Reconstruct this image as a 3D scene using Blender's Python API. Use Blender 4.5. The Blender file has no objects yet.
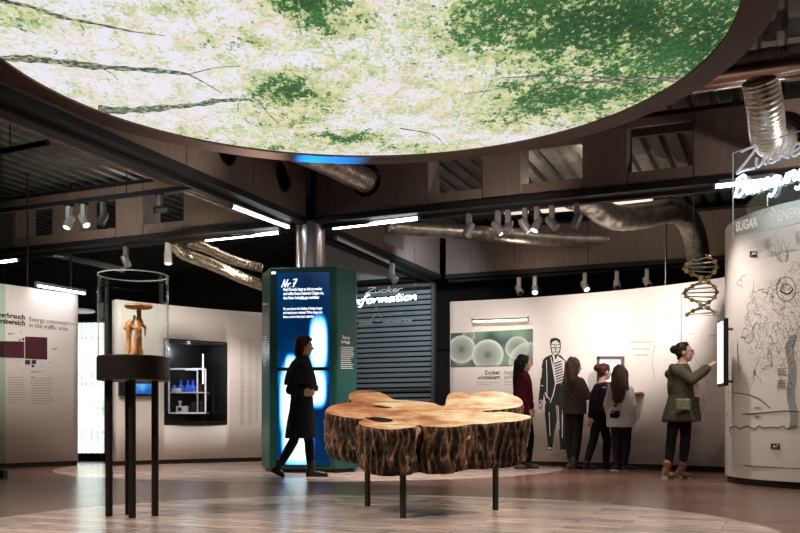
import bpy, bmesh, math, random
import numpy as np
from mathutils import Vector, Matrix, noise
from mathutils.geometry import delaunay_2d_cdt
random.seed(7)
PI=math.pi
S=bpy.context.scene; COL=S.collection
F=900.0; HY=425.0; CH=0.63          # focal length in px, horizon row, camera height
U=Vector((.9205,-.3907,0)); V=Vector((.3907,.9205,0)); UP=Vector((0,0,1))
CC=Vector((-1.23,12.4,0))           # column foot
def P(px,py,Y): return Vector(((px-400)/F*Y, Y, CH+(HY-py)/F*Y))
def zz(py,Y): return CH+(HY-py)/F*Y
def G(px,py):
    Y=CH*F/(py-HY); return Vector(((px-400)/F*Y,Y,0))

# ------------------------------------------------------------ materials
MATS={}
def mat(name,col,rough=.6,metal=0,emit=None,es=0,noise_amt=0,noise_scale=8,stretch=(1,1,1),bump=0,spec=.5,alpha=1,trans=0,ior=1.45,sheen=0,coords='Object'):
    if name in MATS: return MATS[name]
    m=bpy.data.materials.new(name); m.use_nodes=True; nt=m.node_tree; b=nt.nodes['Principled BSDF']
    b.inputs['Base Color'].default_value=(*col,1); b.inputs['Roughness'].default_value=rough
    b.inputs['Metallic'].default_value=metal; b.inputs['Specular IOR Level'].default_value=spec
    b.inputs['Transmission Weight'].default_value=trans; b.inputs['IOR'].default_value=ior
    if sheen: b.inputs['Sheen Weight'].default_value=sheen
    if emit: b.inputs['Emission Color'].default_value=(*emit,1); b.inputs['Emission Strength'].default_value=es
    if noise_amt or bump:
        tc=nt.nodes.new('ShaderNodeTexCoord'); mp=nt.nodes.new('ShaderNodeMapping'); mp.inputs['Scale'].default_value=stretch
        nz=nt.nodes.new('ShaderNodeTexNoise'); nz.inputs['Scale'].default_value=noise_scale; nz.inputs['Detail'].default_value=6
        nt.links.new(tc.outputs[coords],mp.inputs[0]); nt.links.new(mp.outputs[0],nz.inputs['Vector'])
        if noise_amt:
            r=nt.nodes.new('ShaderNodeValToRGB'); e=r.color_ramp.elements
            e[0].position=.3; e[1].position=.7
            e[0].color=(*[max(0,c*(1-noise_amt)) for c in col],1); e[1].color=(*[min(1,c*(1+noise_amt)) for c in col],1)
            nt.links.new(nz.outputs['Fac'],r.inputs[0]); nt.links.new(r.outputs[0],b.inputs['Base Color'])
        if bump:
            bp=nt.nodes.new('ShaderNodeBump'); bp.inputs['Strength'].default_value=bump; bp.inputs['Distance'].default_value=.02
            nt.links.new(nz.outputs['Fac'],bp.inputs['Height']); nt.links.new(bp.outputs[0],b.inputs['Normal'])
    MATS[name]=m; return m
class NT:
    def __init__(s,name):
        s.m=bpy.data.materials.new(name); s.m.use_nodes=True; s.nt=s.m.node_tree; s.b=s.nt.nodes['Principled BSDF']; s.out=s.nt.nodes['Material Output']
    def n(s,t,**k):
        x=s.nt.nodes.new('ShaderNode'+t)
        for a,v in k.items():
            if a.startswith('i_'): x.inputs[a[2:].replace('_',' ')].default_value=v
            elif a.startswith('n_'): x.inputs[int(a[2:])].default_value=v
            else: setattr(x,a,v)
        return x
    def l(s,a,b): s.nt.links.new(a,b)
    def math(s,op,a,b=None,clamp=False):
        x=s.nt.nodes.new('ShaderNodeMath'); x.operation=op; x.use_clamp=clamp
        for i,v in enumerate((a,b)):
            if v is None: continue
            if isinstance(v,(int,float)): x.inputs[i].default_value=v
            else: s.l(v,x.inputs[i])
        return x.outputs[0]
    def mix(s,f,a,b,typ='MIX'):
        x=s.nt.nodes.new('ShaderNodeMix'); x.data_type='RGBA'; x.blend_type=typ
        for i,v in ((0,f),(6,a),(7,b)):
            if isinstance(v,(int,float)): x.inputs[i].default_value=v
            elif isinstance(v,tuple): x.inputs[i].default_value=(*v,1)
            else: s.l(v,x.inputs[i])
        return x.outputs[2]
    def ramp(s,f,pts):
        x=s.nt.nodes.new('ShaderNodeValToRGB'); e=x.color_ramp.elements
        while len(e)<len(pts): e.new(.5)
        for q,(p,c) in zip(e,pts): q.position=p; q.color=(*c,1) if isinstance(c,tuple) else (c,c,c,1)
        s.l(f,x.inputs[0]); return x.outputs[0]
def srgb(r,g,b):
    f=lambda c:(c/255/12.92) if c<=10 else ((c/255+.055)/1.055)**2.4
    return (f(r),f(g),f(b))

# ------------------------------------------------------------ mesh helpers
def smooth(me,ang=None):
    for p in me.polygons: p.use_smooth=True
    if ang: me.set_sharp_from_angle(angle=math.radians(ang))
def link(name,me,m=None,parent=None,sm=None):
    o=bpy.data.objects.new(name,me); COL.objects.link(o)
    if m is not None:
        for x in (m if isinstance(m,(list,tuple)) else [m]): me.materials.append(x)
    if parent:
        o.parent=parent
        o.matrix_parent_inverse=Matrix.Translation(parent.location).inverted() if parent.rotation_euler.z==0 else parent.matrix_basis.inverted()
    if sm: smooth(me,sm if sm>1 else None)
    return o
def mesh(name,vs,fs,m=None,parent=None,sm=None):
    me=bpy.data.meshes.new(name); me.from_pydata([tuple(v) for v in vs],[],fs); me.update()
    return link(name,me,m,parent,sm)
class B:
    def __init__(s): s.v=[]; s.f=[]; s.mi=[]; s.cur=0
    def add(s,vs,fs):
        k=len(s.v); s.v+=[Vector(v) for v in vs]; s.f+=[tuple(i+k for i in f) for f in fs]; s.mi+=[s.cur]*len(fs); return s
    def box(s,c,sx,sy,sz,ax=Vector((1,0,0)),ay=Vector((0,1,0)),az=UP):
        c=Vector(c); vs=[c+ax*(i*sx/2)+ay*(j*sy/2)+az*(k*sz/2) for k in(-1,1) for j in(-1,1) for i in(-1,1)]
        return s.add(vs,[(0,2,3,1),(4,5,7,6),(0,1,5,4),(2,6,7,3),(0,4,6,2),(1,3,7,5)])
    def tube(s,pts,r,n=12,cap=True,closed=False):
        pts=[Vector(p) for p in pts]; N=len(pts); rr=r if isinstance(r,(list,tuple)) else [r]*N
        vs=[];fs=[]; prev=None
        for i,p in enumerate(pts):
            a=pts[i-1] if (i>0 or closed) else p; b=pts[(i+1)%N] if (i<N-1 or closed) else p
            t=(b-a); t=t.normalized() if t.length>1e-9 else Vector((0,0,1))
            if prev is None:
                x=t.orthogonal().normalized()
            else:
                x=prev-t*prev.dot(t); x=x.normalized() if x.length>1e-6 else t.orthogonal().normalized()
            prev=x; y=t.cross(x)
            for k in range(n): a_=2*PI*k/n; vs.append(p+(x*math.cos(a_)+y*math.sin(a_))*rr[i])
        for i in range(N if closed else N-1):
            j=(i+1)%N
            for k in range(n): fs.append((i*n+k,i*n+(k+1)%n,j*n+(k+1)%n,j*n+k))
        if cap and not closed: fs.append(tuple(range(n))[::-1]); fs.append(tuple((N-1)*n+k for k in range(n)))
        return s.add(vs,fs)
    def lathe(s,prof,c=(0,0,0),n=48,closed=False):
        c=Vector(c); vs=[];fs=[];N=len(prof)
        for (r,z) in prof:
            for k in range(n): a=2*PI*k/n; vs.append(c+Vector((r*math.cos(a),r*math.sin(a),z)))
        for i in range(N if closed else N-1):
            j=(i+1)%N
            for k in range(n): fs.append((i*n+k,i*n+(k+1)%n,j*n+(k+1)%n,j*n+k))
        if not closed: fs.append(tuple(range(n))[::-1]); fs.append(tuple((N-1)*n+k for k in range(n)))
        return s.add(vs,fs)
    def prism(s,pts,z0,z1):
        n=len(pts); vs=[(p[0],p[1],z0) for p in pts]+[(p[0],p[1],z1) for p in pts]
        return s.add(vs,[tuple(range(n))[::-1],tuple(range(n,2*n))]+[(i,(i+1)%n,n+(i+1)%n,n+i) for i in range(n)])
    def slab(s,pts,d):                         # polygon pushed along d (real thickness)
        d=Vector(d); n=len(pts)
        return s.add([Vector(p) for p in pts]+[Vector(p)+d for p in pts],[tuple(range(n)),tuple(range(n,2*n))[::-1]]+[(i,n+i,n+(i+1)%n,(i+1)%n) for i in range(n)])
    def build(s,name,m,parent=None,sm=None,bevel=0,fix=True):
        me=bpy.data.meshes.new(name); me.from_pydata([tuple(v) for v in s.v],[],s.f)
        for p,i in zip(me.polygons,s.mi): p.material_index=i
        me.update()
        if fix:
            bm=bmesh.new(); bm.from_mesh(me); bmesh.ops.recalc_face_normals(bm,faces=bm.faces); bm.to_mesh(me); bm.free()
        o=link(name,me,m,parent,sm)
        if bevel:
            md=o.modifiers.new('b','BEVEL'); md.width=bevel; md.segments=2; md.limit_method='ANGLE'
        return o
def tag(o,label,cat,group=None):
    o['label']=label; o['category']=cat
    if group: o['group']=group
    return o
def thing(name,loc,label,cat,group=None):
    o=bpy.data.objects.new(name,None); COL.objects.link(o); o.location=loc; o.empty_display_size=.1
    return tag(o,label,cat,group)
def st(o): o['kind']='structure'; return o
def lab(o,l): o['label']=l; return o
def spline(pts,k=6,closed=False):
    pts=[Vector(p) for p in pts]; n=len(pts); out=[]
    rng=n if closed else n-1
    for i in range(rng):
        g=lambda j:(pts[j%n] if closed else pts[max(0,min(n-1,j))])
        a,b,c,d=g(i-1),g(i),g(i+1),g(i+2)
        for q in range(k):
            t=q/k; out.append(.5*((2*b)+(c-a)*t+(2*a-5*b+4*c-d)*t*t+(3*b-a-3*c+d)*t**3))
    if not closed: out.append(pts[-1])
    return out
def text(name,s,o,right,size,m,parent=None,up=UP,align='LEFT',th=.002,bold=0,width=None):
    cu=bpy.data.curves.new(name,'FONT'); cu.body=s; cu.size=size; cu.extrude=th; cu.align_x=align; cu.offset=bold; cu.resolution_u=2
    t=bpy.data.objects.new('tmp',cu); COL.objects.link(t); dg=bpy.context.evaluated_depsgraph_get(); dg.update()
    me=bpy.data.meshes.new_from_object(t.evaluated_get(dg)); bpy.data.objects.remove(t); bpy.data.curves.remove(cu)
    right=Vector(right).normalized(); nrm=right.cross(up).normalized()
    xs=[v.co.x for v in me.vertices]; sc=1
    if width and xs: sc=width/(max(xs)-min(xs))
    for v in me.vertices: v.co=Vector(o)+right*v.co.x*sc+up*v.co.y+nrm*v.co.z
    me.name=name; me.materials.clear()
    return link(name,me,m,parent)

# stroke alphabet for the neon lettering (x,y in em; each letter list of strokes, last number the advance)
L={
'Z':([[(.05,.95),(.35,1.0),(.68,.95),(.4,.5),(.02,.02),(.3,.05),(.75,.0)]],.75),
'N':([[(.02,0),(.15,.5),(.22,.95),(.3,.5),(.42,.05),(.52,.5),(.62,1.0)]],.68),
'B':([[(.12,.95),(.1,.5),(.05,0)],[(.0,.9),(.35,1.02),(.5,.8),(.38,.6),(.15,.52),(.45,.45),(.52,.2),(.3,0),(.02,.05)]],.6),
'u':([[(.0,.45),(.03,.15),(.13,.0),(.28,.15),(.36,.48)],[(.36,.48),(.36,.1),(.46,.03)]],.46),
'c':([[(.36,.4),(.22,.5),(.06,.35),(.05,.12),(.2,.0),(.4,.08)]],.42),
'k':([[(.1,1.0),(.06,.5),(.02,.0)],[(.04,.2),(.25,.35),(.36,.5)],[(.1,.26),(.25,.1),(.42,.0)]],.44),
'e':([[(.02,.2),(.3,.28),(.3,.45),(.15,.5),(.03,.3),(.06,.08),(.2,.0),(.4,.1)]],.4),
'r':([[(.02,.5),(.05,.2),(.03,0)],[(.05,.25),(.16,.45),(.34,.48)]],.34),
'n':([[(.02,.5),(.05,.25),(.02,.0)],[(.04,.2),(.18,.48),(.3,.4),(.28,.1),(.38,.02)]],.4),
'm':([[(.02,.5),(.04,.2),(.02,.0)],[(.03,.2),(.14,.48),(.22,.4),(.2,.0)],[(.21,.2),(.34,.48),(.44,.4),(.42,.1),(.5,.02)]],.52),
'f':([[(.42,.95),(.28,1.0),(.18,.8),(.14,.3),(.08,-.3),(-.04,-.35)],[(-.02,.48),(.32,.52)]],.34),
'o':([[(.2,.5),(.05,.35),(.06,.1),(.2,.0),(.34,.15),(.33,.4),(.2,.5),(.3,.48),(.42,.45)]],.4),
'a':([[(.34,.45),(.18,.5),(.04,.3),(.07,.05),(.2,.03),(.34,.42),(.33,.1),(.42,.02)]],.42),
't':([[(.16,.85),(.12,.3),(.16,.02),(.3,.05)],[(.0,.55),(.3,.58)]],.3),
'i':([[(.06,.48),(.05,.1),(.14,.02)],[(.08,.68),(.09,.72)]],.18),
'w':([[(.0,.5),(.06,.05),(.14,.0),(.22,.4),(.28,.02),(.38,.1),(.46,.52)]],.48),
'g':([[(.34,.42),(.2,.5),(.05,.3),(.1,.06),(.24,.1),(.34,.45),(.32,-.2),(.18,-.45),(.02,-.35)]],.42),
'7':([[(.05,.92),(.45,.98),(.28,.5),(.18,0)],[(.12,.5),(.4,.52)]],.5),
'.':([[(.05,.0),(.07,.03)]],.15),' ':([],.3)}
def script_pts(s):
    x=0; out=[]
    for ch in s:
        st_,adv=L[ch]
        for k in st_: out.append([(x+a+.18*b,b) for a,b in k])
        x+=adv+.02
    return out,x
def script(name,s,o,right,width,height,r,m,parent,slope=0,up=UP):
    st_,w=script_pts(s); b=B(); right=Vector(right).normalized()
    for k in st_:
        q=[Vector(o)+right*(a/w*width)+up*(c*height+a/w*width*slope) for a,c in k]
        b.tube(spline(q,5),r,n=6)
    return b.build(name,m,parent,sm=1)

# ------------------------------------------------------------ base materials
M_white=mat('partition_white',(.80,.74,.69),.55,noise_amt=.03,noise_scale=2)
M_kick=mat('kick_black',(.012,.010,.010),.4)
M_black=mat('black_metal',(.009,.008,.008),.6,.0,noise_amt=.2,spec=.25)
M_blackmatte=mat('black_matte',(.006,.005,.006),.8)
M_bronze=mat('dark_bronze_metal',(.028,.021,.017),.38,.3,noise_amt=.2,noise_scale=20)
M_leg=mat('grey_green_steel',(.035,.038,.030),.4,.4)
M_duct=mat('galvanised_duct',(.50,.46,.42),.3,.7,noise_amt=.35,noise_scale=9,bump=.35)
M_foil=mat('foil_flex_duct',(.58,.50,.38),.24,1,noise_amt=.3,noise_scale=30,bump=1)
M_copper=mat('rusty_duct',(.32,.19,.13),.4,.6,noise_amt=.4,noise_scale=14,stretch=(1,1,1),bump=.3)
M_colm=mat('column_sheet_metal',(.42,.36,.35),.3,.9,noise_amt=.06,noise_scale=4)
M_tube=mat('fluorescent_tube',(1,1,1),.5,emit=(.93,.93,1),es=13)
M_neon=mat('neon_glass',(1,1,1),.4,emit=(.6,.86,1),es=5)
M_unlit_glow=mat('unlit_tube_faint_glow',(.78,.80,.84),.4,emit=(.8,.85,1),es=.3)  # faint glow put into the colour, the tube itself is off
M_print=mat('white_print',(.75,.76,.78),.5,emit=(.8,.85,1),es=.05)
M_ink=mat('black_ink',(.018,.016,.016),.6)
M_grey=mat('grey_ink',(.38,.34,.32),.6)
M_paper=mat('white_ink',(.82,.80,.78),.6)
M_spot=mat('spotlight_grey',(.20,.19,.19),.35,.3)
M_spotw=mat('spotlight_pale',(.62,.60,.60),.4,.1)
M_bulb=mat('spotlight_lens',(1,1,1),.4,emit=(1,.97,.95),es=2)
M_wood=mat('brown_plywood',(.135,.098,.083),.6,noise_amt=.14,noise_scale=3,stretch=(6,6,1),bump=.05)
M_trim=mat('steel_grey',(.12,.11,.11),.4,.6)

def glassmat(name,col=(.97,.99,.98),rough=0.0):
    m=NT(name); tr=m.n('BsdfTransparent'); tr.inputs[0].default_value=(*col,1); gl=m.n('BsdfGlossy'); gl.inputs['Roughness'].default_value=.02; gl.inputs[0].default_value=(1,1,1,1)
    fr=m.n('LayerWeight'); mx=m.n('MixShader'); m.l(m.math('ADD',.035,m.math('MULTIPLY',m.math('POWER',fr.outputs['Facing'],5),.8),True),mx.inputs[0]); m.l(tr.outputs[0],mx.inputs[1]); m.l(gl.outputs[0],mx.inputs[2]); m.l(mx.outputs[0],m.out.inputs[0]); return m.m
M_glass=glassmat('clear_glass'); M_glassg=glassmat('green_edge_glass',(.80,.93,.86))

# ------------------------------------------------------------ floor
def floor_material():
    m=NT('wood_floor'); tc=m.n('TexCoord'); sp=m.n('SeparateXYZ'); m.l(tc.outputs['Object'],sp.inputs[0])
    X,Y=sp.outputs[0],sp.outputs[1]
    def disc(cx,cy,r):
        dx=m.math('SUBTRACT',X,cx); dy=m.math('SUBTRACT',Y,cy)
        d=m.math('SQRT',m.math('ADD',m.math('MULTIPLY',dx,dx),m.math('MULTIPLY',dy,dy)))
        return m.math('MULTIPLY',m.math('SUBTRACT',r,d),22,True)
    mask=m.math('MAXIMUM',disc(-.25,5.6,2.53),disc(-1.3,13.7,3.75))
    mp=m.n('Mapping'); mp.inputs['Rotation'].default_value=(0,0,math.radians(23)); m.l(tc.outputs['Object'],mp.inputs[0])
    br=m.n('TexBrick'); br.offset=.37; m.l(mp.outputs[0],br.inputs['Vector'])
    br.inputs['Scale'].default_value=1; br.inputs['Brick Width'].default_value=.9; br.inputs['Row Height'].default_value=.16
    br.inputs['Mortar Size'].default_value=.005; br.inputs['Color1'].default_value=(.68,.68,.68,1); br.inputs['Color2'].default_value=(1.22,1.2,1.18,1); br.inputs['Mortar'].default_value=(.45,.45,.45,1)
    nz=m.n('TexNoise'); nz.inputs['Scale'].default_value=3; nz.inputs['Detail'].default_value=8
    m2=m.n('Mapping'); m2.inputs['Scale'].default_value=(1.5,14,1); m.l(mp.outputs[0],m2.inputs[0]); m.l(m2.outputs[0],nz.inputs['Vector'])
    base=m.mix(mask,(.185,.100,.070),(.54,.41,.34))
    g=m.ramp(nz.outputs['Fac'],[(.32,.55),(.68,1.40)])
    c=m.mix(1.0,base,br.outputs['Color'],'MULTIPLY'); c=m.mix(1.0,c,g,'MULTIPLY')
    n2=m.n('TexNoise'); n2.inputs['Scale'].default_value=1.1; m.l(tc.outputs['Object'],n2.inputs['Vector'])
    c=m.mix(1.0,c,m.ramp(n2.outputs['Fac'],[(.3,.85),(.7,1.12)]),'MULTIPLY')
    m.l(c,m.b.inputs['Base Color'])
    m.l(m.math('ADD',m.math('MULTIPLY',nz.outputs['Fac'],.18),.14),m.b.inputs['Roughness']); m.b.inputs['Specular IOR Level'].default_value=.32
    bp=m.n('Bump'); bp.inputs['Strength'].default_value=.25; bp.inputs['Distance'].default_value=.006; m.l(nz.outputs['Fac'],bp.inputs['Height']); m.l(bp.outputs[0],m.b.inputs['Normal'])
    return m.m
def uv(u,v,z=0): return CC+U*u+V*v+UP*z
R0,R1,Q0,Q1=-11,11,-15,8.5
HC=4.42
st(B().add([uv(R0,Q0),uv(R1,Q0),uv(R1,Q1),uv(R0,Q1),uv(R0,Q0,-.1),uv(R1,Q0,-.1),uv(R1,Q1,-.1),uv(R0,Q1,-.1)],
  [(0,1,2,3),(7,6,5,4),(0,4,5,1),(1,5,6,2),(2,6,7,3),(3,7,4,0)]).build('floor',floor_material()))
# corrugated steel deck, ribs along V
M_deck=mat('corrugated_steel_deck',(.15,.14,.13),.35,.5,noise_amt=.3,noise_scale=5)
b=B(); prof=[]; x=R0
while x<R1:
    prof+=[(x,0),(x+.11,0),(x+.14,.07),(x+.21,.07)]; x+=.24
vs=[];fs=[]
for (x,z) in prof: vs+= [uv(x,Q0,HC+z),uv(x,Q1,HC+z)]
for i in range(len(prof)-1): fs.append((2*i,2*i+1,2*i+3,2*i+2))
o=b.add(vs,fs).build('ceiling',M_deck,fix=False); st(o); md=o.modifiers.new('s','SOLIDIFY'); md.thickness=.02; md.offset=1
M_dark=mat('dark_brown_wall',(.030,.021,.019),.75,noise_amt=.2,noise_scale=1.5)
def wallbox(name,u0,v0,u1,v1,z0,z1,m,th=.15):
    a,c=uv(u0,v0),uv(u1,v1); d=(c-a); mid=(a+c)/2+UP*((z0+z1)/2); ax=d.normalized(); ay=UP.cross(ax)
    return st(B().box(mid,d.length,th,z1-z0,ax,ay).build(name,m))
M_wallg=mat('charcoal_wall',(.045,.033,.028),.7,noise_amt=.2,noise_scale=2)
wallbox('wall_back',R0,Q1+.07,R1,Q1+.07,0,HC+.1,M_dark)
wallbox('wall_front',R0,Q0-.07,R1,Q0-.07,0,HC+.1,M_wallg)
wallbox('wall_left',R0-.07,Q0,R0-.07,Q1,0,HC+.1,M_dark)
wallbox('wall_right',R1+.07,Q0,R1+.07,Q1,0,HC+.1,M_dark)
# panel joints on the far dark wall
bb=B()
for u in np.arange(R0+.6,R1,1.25): bb.box(uv(u,Q1-.02,1.7),.03,.03,3.4,U,V)
bb.box(uv(0,Q1-.02,2.35),R1-R0,.03,.05,U,V)
st(bb.build('trim_1',M_black))

# ------------------------------------------------------------ beams (box girders faced in plywood)
ZB,ZT=3.44,4.2
def panel(b,o,ax,ay,l,z0,z1,th,hole=None):
    if not hole: b.box(o+ax*(l/2)+UP*((z0+z1)/2),l,th,z1-z0,ax,ay); return
    hx,hz,hr=hole; n=48; C=[];R=[]
    ok=sorted(set([2*PI*k/n for k in range(n)]+[math.atan2(z-hz,x-hx)%(2*PI) for x in(0,l) for z in(z0,z1)]))
    for a in ok:
        c,s_=math.cos(a),math.sin(a); C.append((hx+hr*c,hz+hr*s_))
        t=min([((l-hx)/c if c>1e-9 else (-hx/c if c<-1e-9 else 1e9)),((z1-hz)/s_ if s_>1e-9 else ((z0-hz)/s_ if s_<-1e-9 else 1e9))])
        R.append((hx+c*t,hz+s_*t))
    N=len(ok); vs=[]
    for sg in(-1,1):
        vs+=[o+ax*x+UP*z+ay*(sg*th/2) for x,z in C]+[o+ax*x+UP*z+ay*(sg*th/2) for x,z in R]
    fs=[]
    for i in range(N):
        j=(i+1)%N
        fs+=[(i,j,N+j,N+i),(2*N+i,3*N+i,3*N+j,2*N+j),(i,2*N+i,2*N+j,j),(N+i,N+j,3*N+j,3*N+i)]
    b.add(vs,fs)
def beam(name,start,d,length,openings,holes,m=M_wood,track=True,th=.05,depth=.36,z0=ZB,z1=ZT,t0=.2):
    ay=UP.cross(d); b=B(); cuts=[t0]
    segs=[]; t=t0
    for a,c in openings: segs.append((t,a,0)); segs.append((a,c,1)); t=c
    segs.append((t,length,0))
    for side in(-1,1):
        off=ay*(side*depth/2)
        for a,c,op in segs:
            if op:
                b.box(start+off+d*((a+c)/2)+UP*(z0+.07),c-a-.012,th,.14,d,ay)
                b.box(start+off+d*((a+c)/2)+UP*(z1-.05),c-a-.012,th,.10,d,ay)
            else:
                k=max(1,round((c-a)/1.3)) ; w=(c-a)/k
                for i in range(k):
                    s0=a+i*w; h=[q for q in holes if s0<q[0]<s0+w]
                    panel(b,start+off+d*(s0+.006),d,ay,w-.012,z0,z1,th,(h[0][0]-s0,h[0][1],h[0][2]) if h else None)
    for a,c,op in segs:                       # web plates beside the openings
        if op:
            for e in(a-.03,c+.03): b.box(start+d*e+UP*((z0+z1)/2),.05,depth,z1-z0,d,ay)
    o=st(b.build(name,m))
    k=B(); k.box(start+d*((t0+length)/2)+UP*(z0-.045),length-t0,depth+.10,.08,d,ay)
    k.box(start+d*((t0+length)/2)+UP*(z0-.10),length-t0,.06,.05,d,ay)
    for side in(-1,1):
        k.box(start+ay*(side*depth/2)+d*((t0+length)/2)+UP*(z1+.02),length-t0,.07,.05,d,ay)
    st(k.build('trim_2',M_black)); return o
RW=5.06
beam('trim_3',CC,U,10.8,[(1.82,2.54),(3.03,3.78),(4.31,5.05),(6.9,7.6)],[(.93,3.85,.215),(5.98,3.85,.24)])
beam('trim_4',CC,-U,10.8,[(1.97,2.69),(3.2,3.91),(4.43,5.17),(6.9,7.6)],[])
beam('trim_5',CC-U*.17,-V,14.8,[],[(.775,3.85,.2),(2.075,3.85,.2),(3.375,3.85,.2),(8,3.85,.2)])
beam('trim_6',CC-U*.12,V,RW-.2,[(2.3,3.1)],[])
C2=CC+V*RW
beam('trim_7',C2,U,10.8,[],[])
M_greyp=mat('grey_painted_panel',(.26,.27,.28),.5,noise_amt=.05,noise_scale=2)
beam('trim_8',C2,-U,3.0,[],[],m=M_greyp)
# black posts standing in the girder grid above the columns
for q in (CC,):
    st(B().box(q+UP*(3.3+.56),.17,.17,1.12,U,V).build('trim_9',M_black))
# louvred infill under the rear girder
M_louv=mat('blue_grey_slats',(.27,.32,.34),.4,.2)
bl=B(); f0=C2-V*.1
z=.12
while z<3.2:
    c=f0-U*1.35+UP*z
    bl.box(c,2.5,.012,.07,U,V.lerp(-UP,.0),(UP*.9-V*.45).normalized()); z+=.098
lv=thing('louvre_screen',f0-U*1.35,'tall screen of dark blue-grey horizontal slats beside the green kiosk','louvre screen')
bl.build('slats',M_louv,lv)
bl=B()
for u in(-.08,-2.62): bl.box(f0+U*u+UP*1.65,.06,.1,3.3,U,V)
bl.box(f0-U*1.35+UP*3.28,2.6,.1,.06,U,V); bl.box(f0-U*1.35+UP*.03,2.6,.1,.06,U,V)
bl.build('frame',M_trim,lv)
bl=B(); bl.box(f0-U*1.35+V*.07+UP*1.65,2.6,.02,3.3,U,V); bl.build('backing',M_blackmatte,lv)
bl=B(); bl.box(f0-U*1.35-V*.06+UP*1.31,2.5,.02,.03,U,V); bl.build('rail',mat('brushed_rail',(.5,.5,.52),.25,.9),lv)
# rear column
# main column
st(B().lathe([(.2,0),(.2,3.36),(.24,3.36),(.24,3.4)],CC,48).build('column',M_colm,sm=40))

# ------------------------------------------------------------ curved partitions
def poly(pts,deg=2):
    c=np.polyfit([p[0] for p in pts],[p[1] for p in pts],deg); return lambda x: float(np.polyval(c,x))
WR=poly([(447,14.4),(500,14.05),(560,13.66),(590,13.43),(665,12.75),(699,12.3),(720,12.03)])
WL=poly([(168,14.55),(200,14.9),(227,15.22),(262,15.55)],2)
LP=poly([(-60,12.3),(5,13.1),(78,14.1)],2)
def wallp(W,px,z,off=0):
    Y=W(px); p=Vector(((px-400)/F*Y,Y,z)); e=1.0
    Y2=W(px+e); q=Vector(((px+e-400)/F*Y2,Y2,z)); t=(q-p).normalized(); n=UP.cross(t)
    if n.y>0: n=-n
    return p+n*off
def wz(W,px,py): return CH+(HY-py)/F*W(px)
def tang(W,px): return (wallp(W,px+2,0)-wallp(W,px-2,0)).normalized()
def partition(name,W,a,c,z1,holes=(),m=M_white,kick=.07,step=6,struct=True,label=None):
    xs=sorted(set(list(np.arange(a,c,step))+[c]+[h[i] for h in holes for i in(0,1)]))
    zs=sorted(set([kick,z1]+[h[i] for h in holes for i in(2,3)]))
    vs=[];fs=[];idx={}
    for i,x in enumerate(xs):
        for j,z in enumerate(zs): idx[i,j]=len(vs); vs.append(wallp(W,x,z))
    for i in range(len(xs)-1):
        for j in range(len(zs)-1):
            mx,mz=(xs[i]+xs[i+1])/2,(zs[j]+zs[j+1])/2
            if any(h[0]<mx<h[1] and h[2]<mz<h[3] for h in holes): continue
            fs.append((idx[i,j],idx[i+1,j],idx[i+1,j+1],idx[i,j+1]))
    o=mesh(name,vs,fs,m); md=o.modifiers.new('s','SOLIDIFY'); md.thickness=.14; md.offset=-1; smooth(o.data,30)
    vs=[wallp(W,x,z,-.02) for x in xs for z in(0,kick)]
    fs=[(2*i,2*i+2,2*i+3,2*i+1) for i in range(len(xs)-1)]
    k=mesh('kickboard',vs,fs,M_kick,o if not struct else None); md=k.modifiers.new('s','SOLIDIFY'); md.thickness=.10; md.offset=-1
    if struct: st(o); st(k); k.name='baseboard_'+name.split('_')[-1]
    else: tag(o,label,'exhibition board')
    return o
partition('wall_east',WR,450,772,2.6)
hz=(164,227,zz(423,15.0),zz(343,15.0))
partition('wall_west',WL,117,262,2.57,[hz])
panelL=partition('exhibition_board',LP,-60,78,2.68,struct=False,label='tall white board with dark red chart squares at the far left')
def onwall(W,pts,off,th,b=None):
    """polygon given in photo columns/rows, laid on the wall with a real thickness"""
    b=b or B(); n=tang(W,sum(p[0] for p in pts)/len(pts)); nn=UP.cross(n); nn=-nn if nn.y>0 else nn
    q=[wallp(W,x,wz(W,x,y),off) for x,y in pts]; b.slab(q,nn*-th); return b
def wtext(name,s,W,px,py,size,m,parent,align='LEFT',off=.006,width=None,bold=0):
    return text(name,s,wallp(W,px,wz(W,px,py),off),tang(W,px),size,m,parent,align=align,width=width,bold=bold)
def greek(name,W,x0,x1,y0,y1,n,m,parent,off=.004,th=.6,seed=1):
    r=random.Random(seed); b=B()
    for i in range(n):
        y=y0+(y1-y0)*i/max(1,n-1); x=x0; xe=x1-r.random()*(x1-x0)*.15
        if i==n-1: xe=x0+(x1-x0)*.6
        while x<xe-.6:
            w=min(xe-x,.8+r.random()*2.2); onwall(W,[(x,y),(x+w,y),(x+w,y+th),(x,y+th)],off,.003,b); x+=w+.5
    return b.build(name,m,parent)
# left display panel print
M_plum=mat('plum_ink',(.085,.014,.026),.6); M_teal=mat('teal_ink',(.02,.07,.11),.6)
b=onwall(LP,[(25,336.5),(47,337.5),(47,359.5),(25,358.5)],.006,.004); onwall(LP,[(-6,341),(24,341.5),(24,358),(-6,357)],.006,.004,b)
onwall(LP,[(22,338),(24,338),(24,340.5),(22,340.5)],.006,.004,b); onwall(LP,[(19,339.3),(20.5,339.3),(20.5,340.8),(19,340.8)],.006,.004,b)
b.build('chart_squares',M_plum,panelL)
b=onwall(LP,[(25,360),(30,360),(30,364.5),(25,364.5)],.006,.004); onwall(LP,[(31.5,360),(36,360),(36,364),(31.5,364)],.006,.004,b); onwall(LP,[(31.5,365),(34,365),(34,367.2),(31.5,367.2)],.006,.004,b)
b.build('chart_squares',M_teal,panelL)
wtext('title_text','Energieverbrauch',LP,25,319.5,.105,M_ink,panelL,'RIGHT',bold=.002)
wtext('title_text','Verkehrsbereich',LP,25,325.5,.105,M_ink,panelL,'RIGHT',bold=.002)
wtext('title_text','Energy consumption in',LP,29,321,.095,M_grey,panelL)
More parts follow.
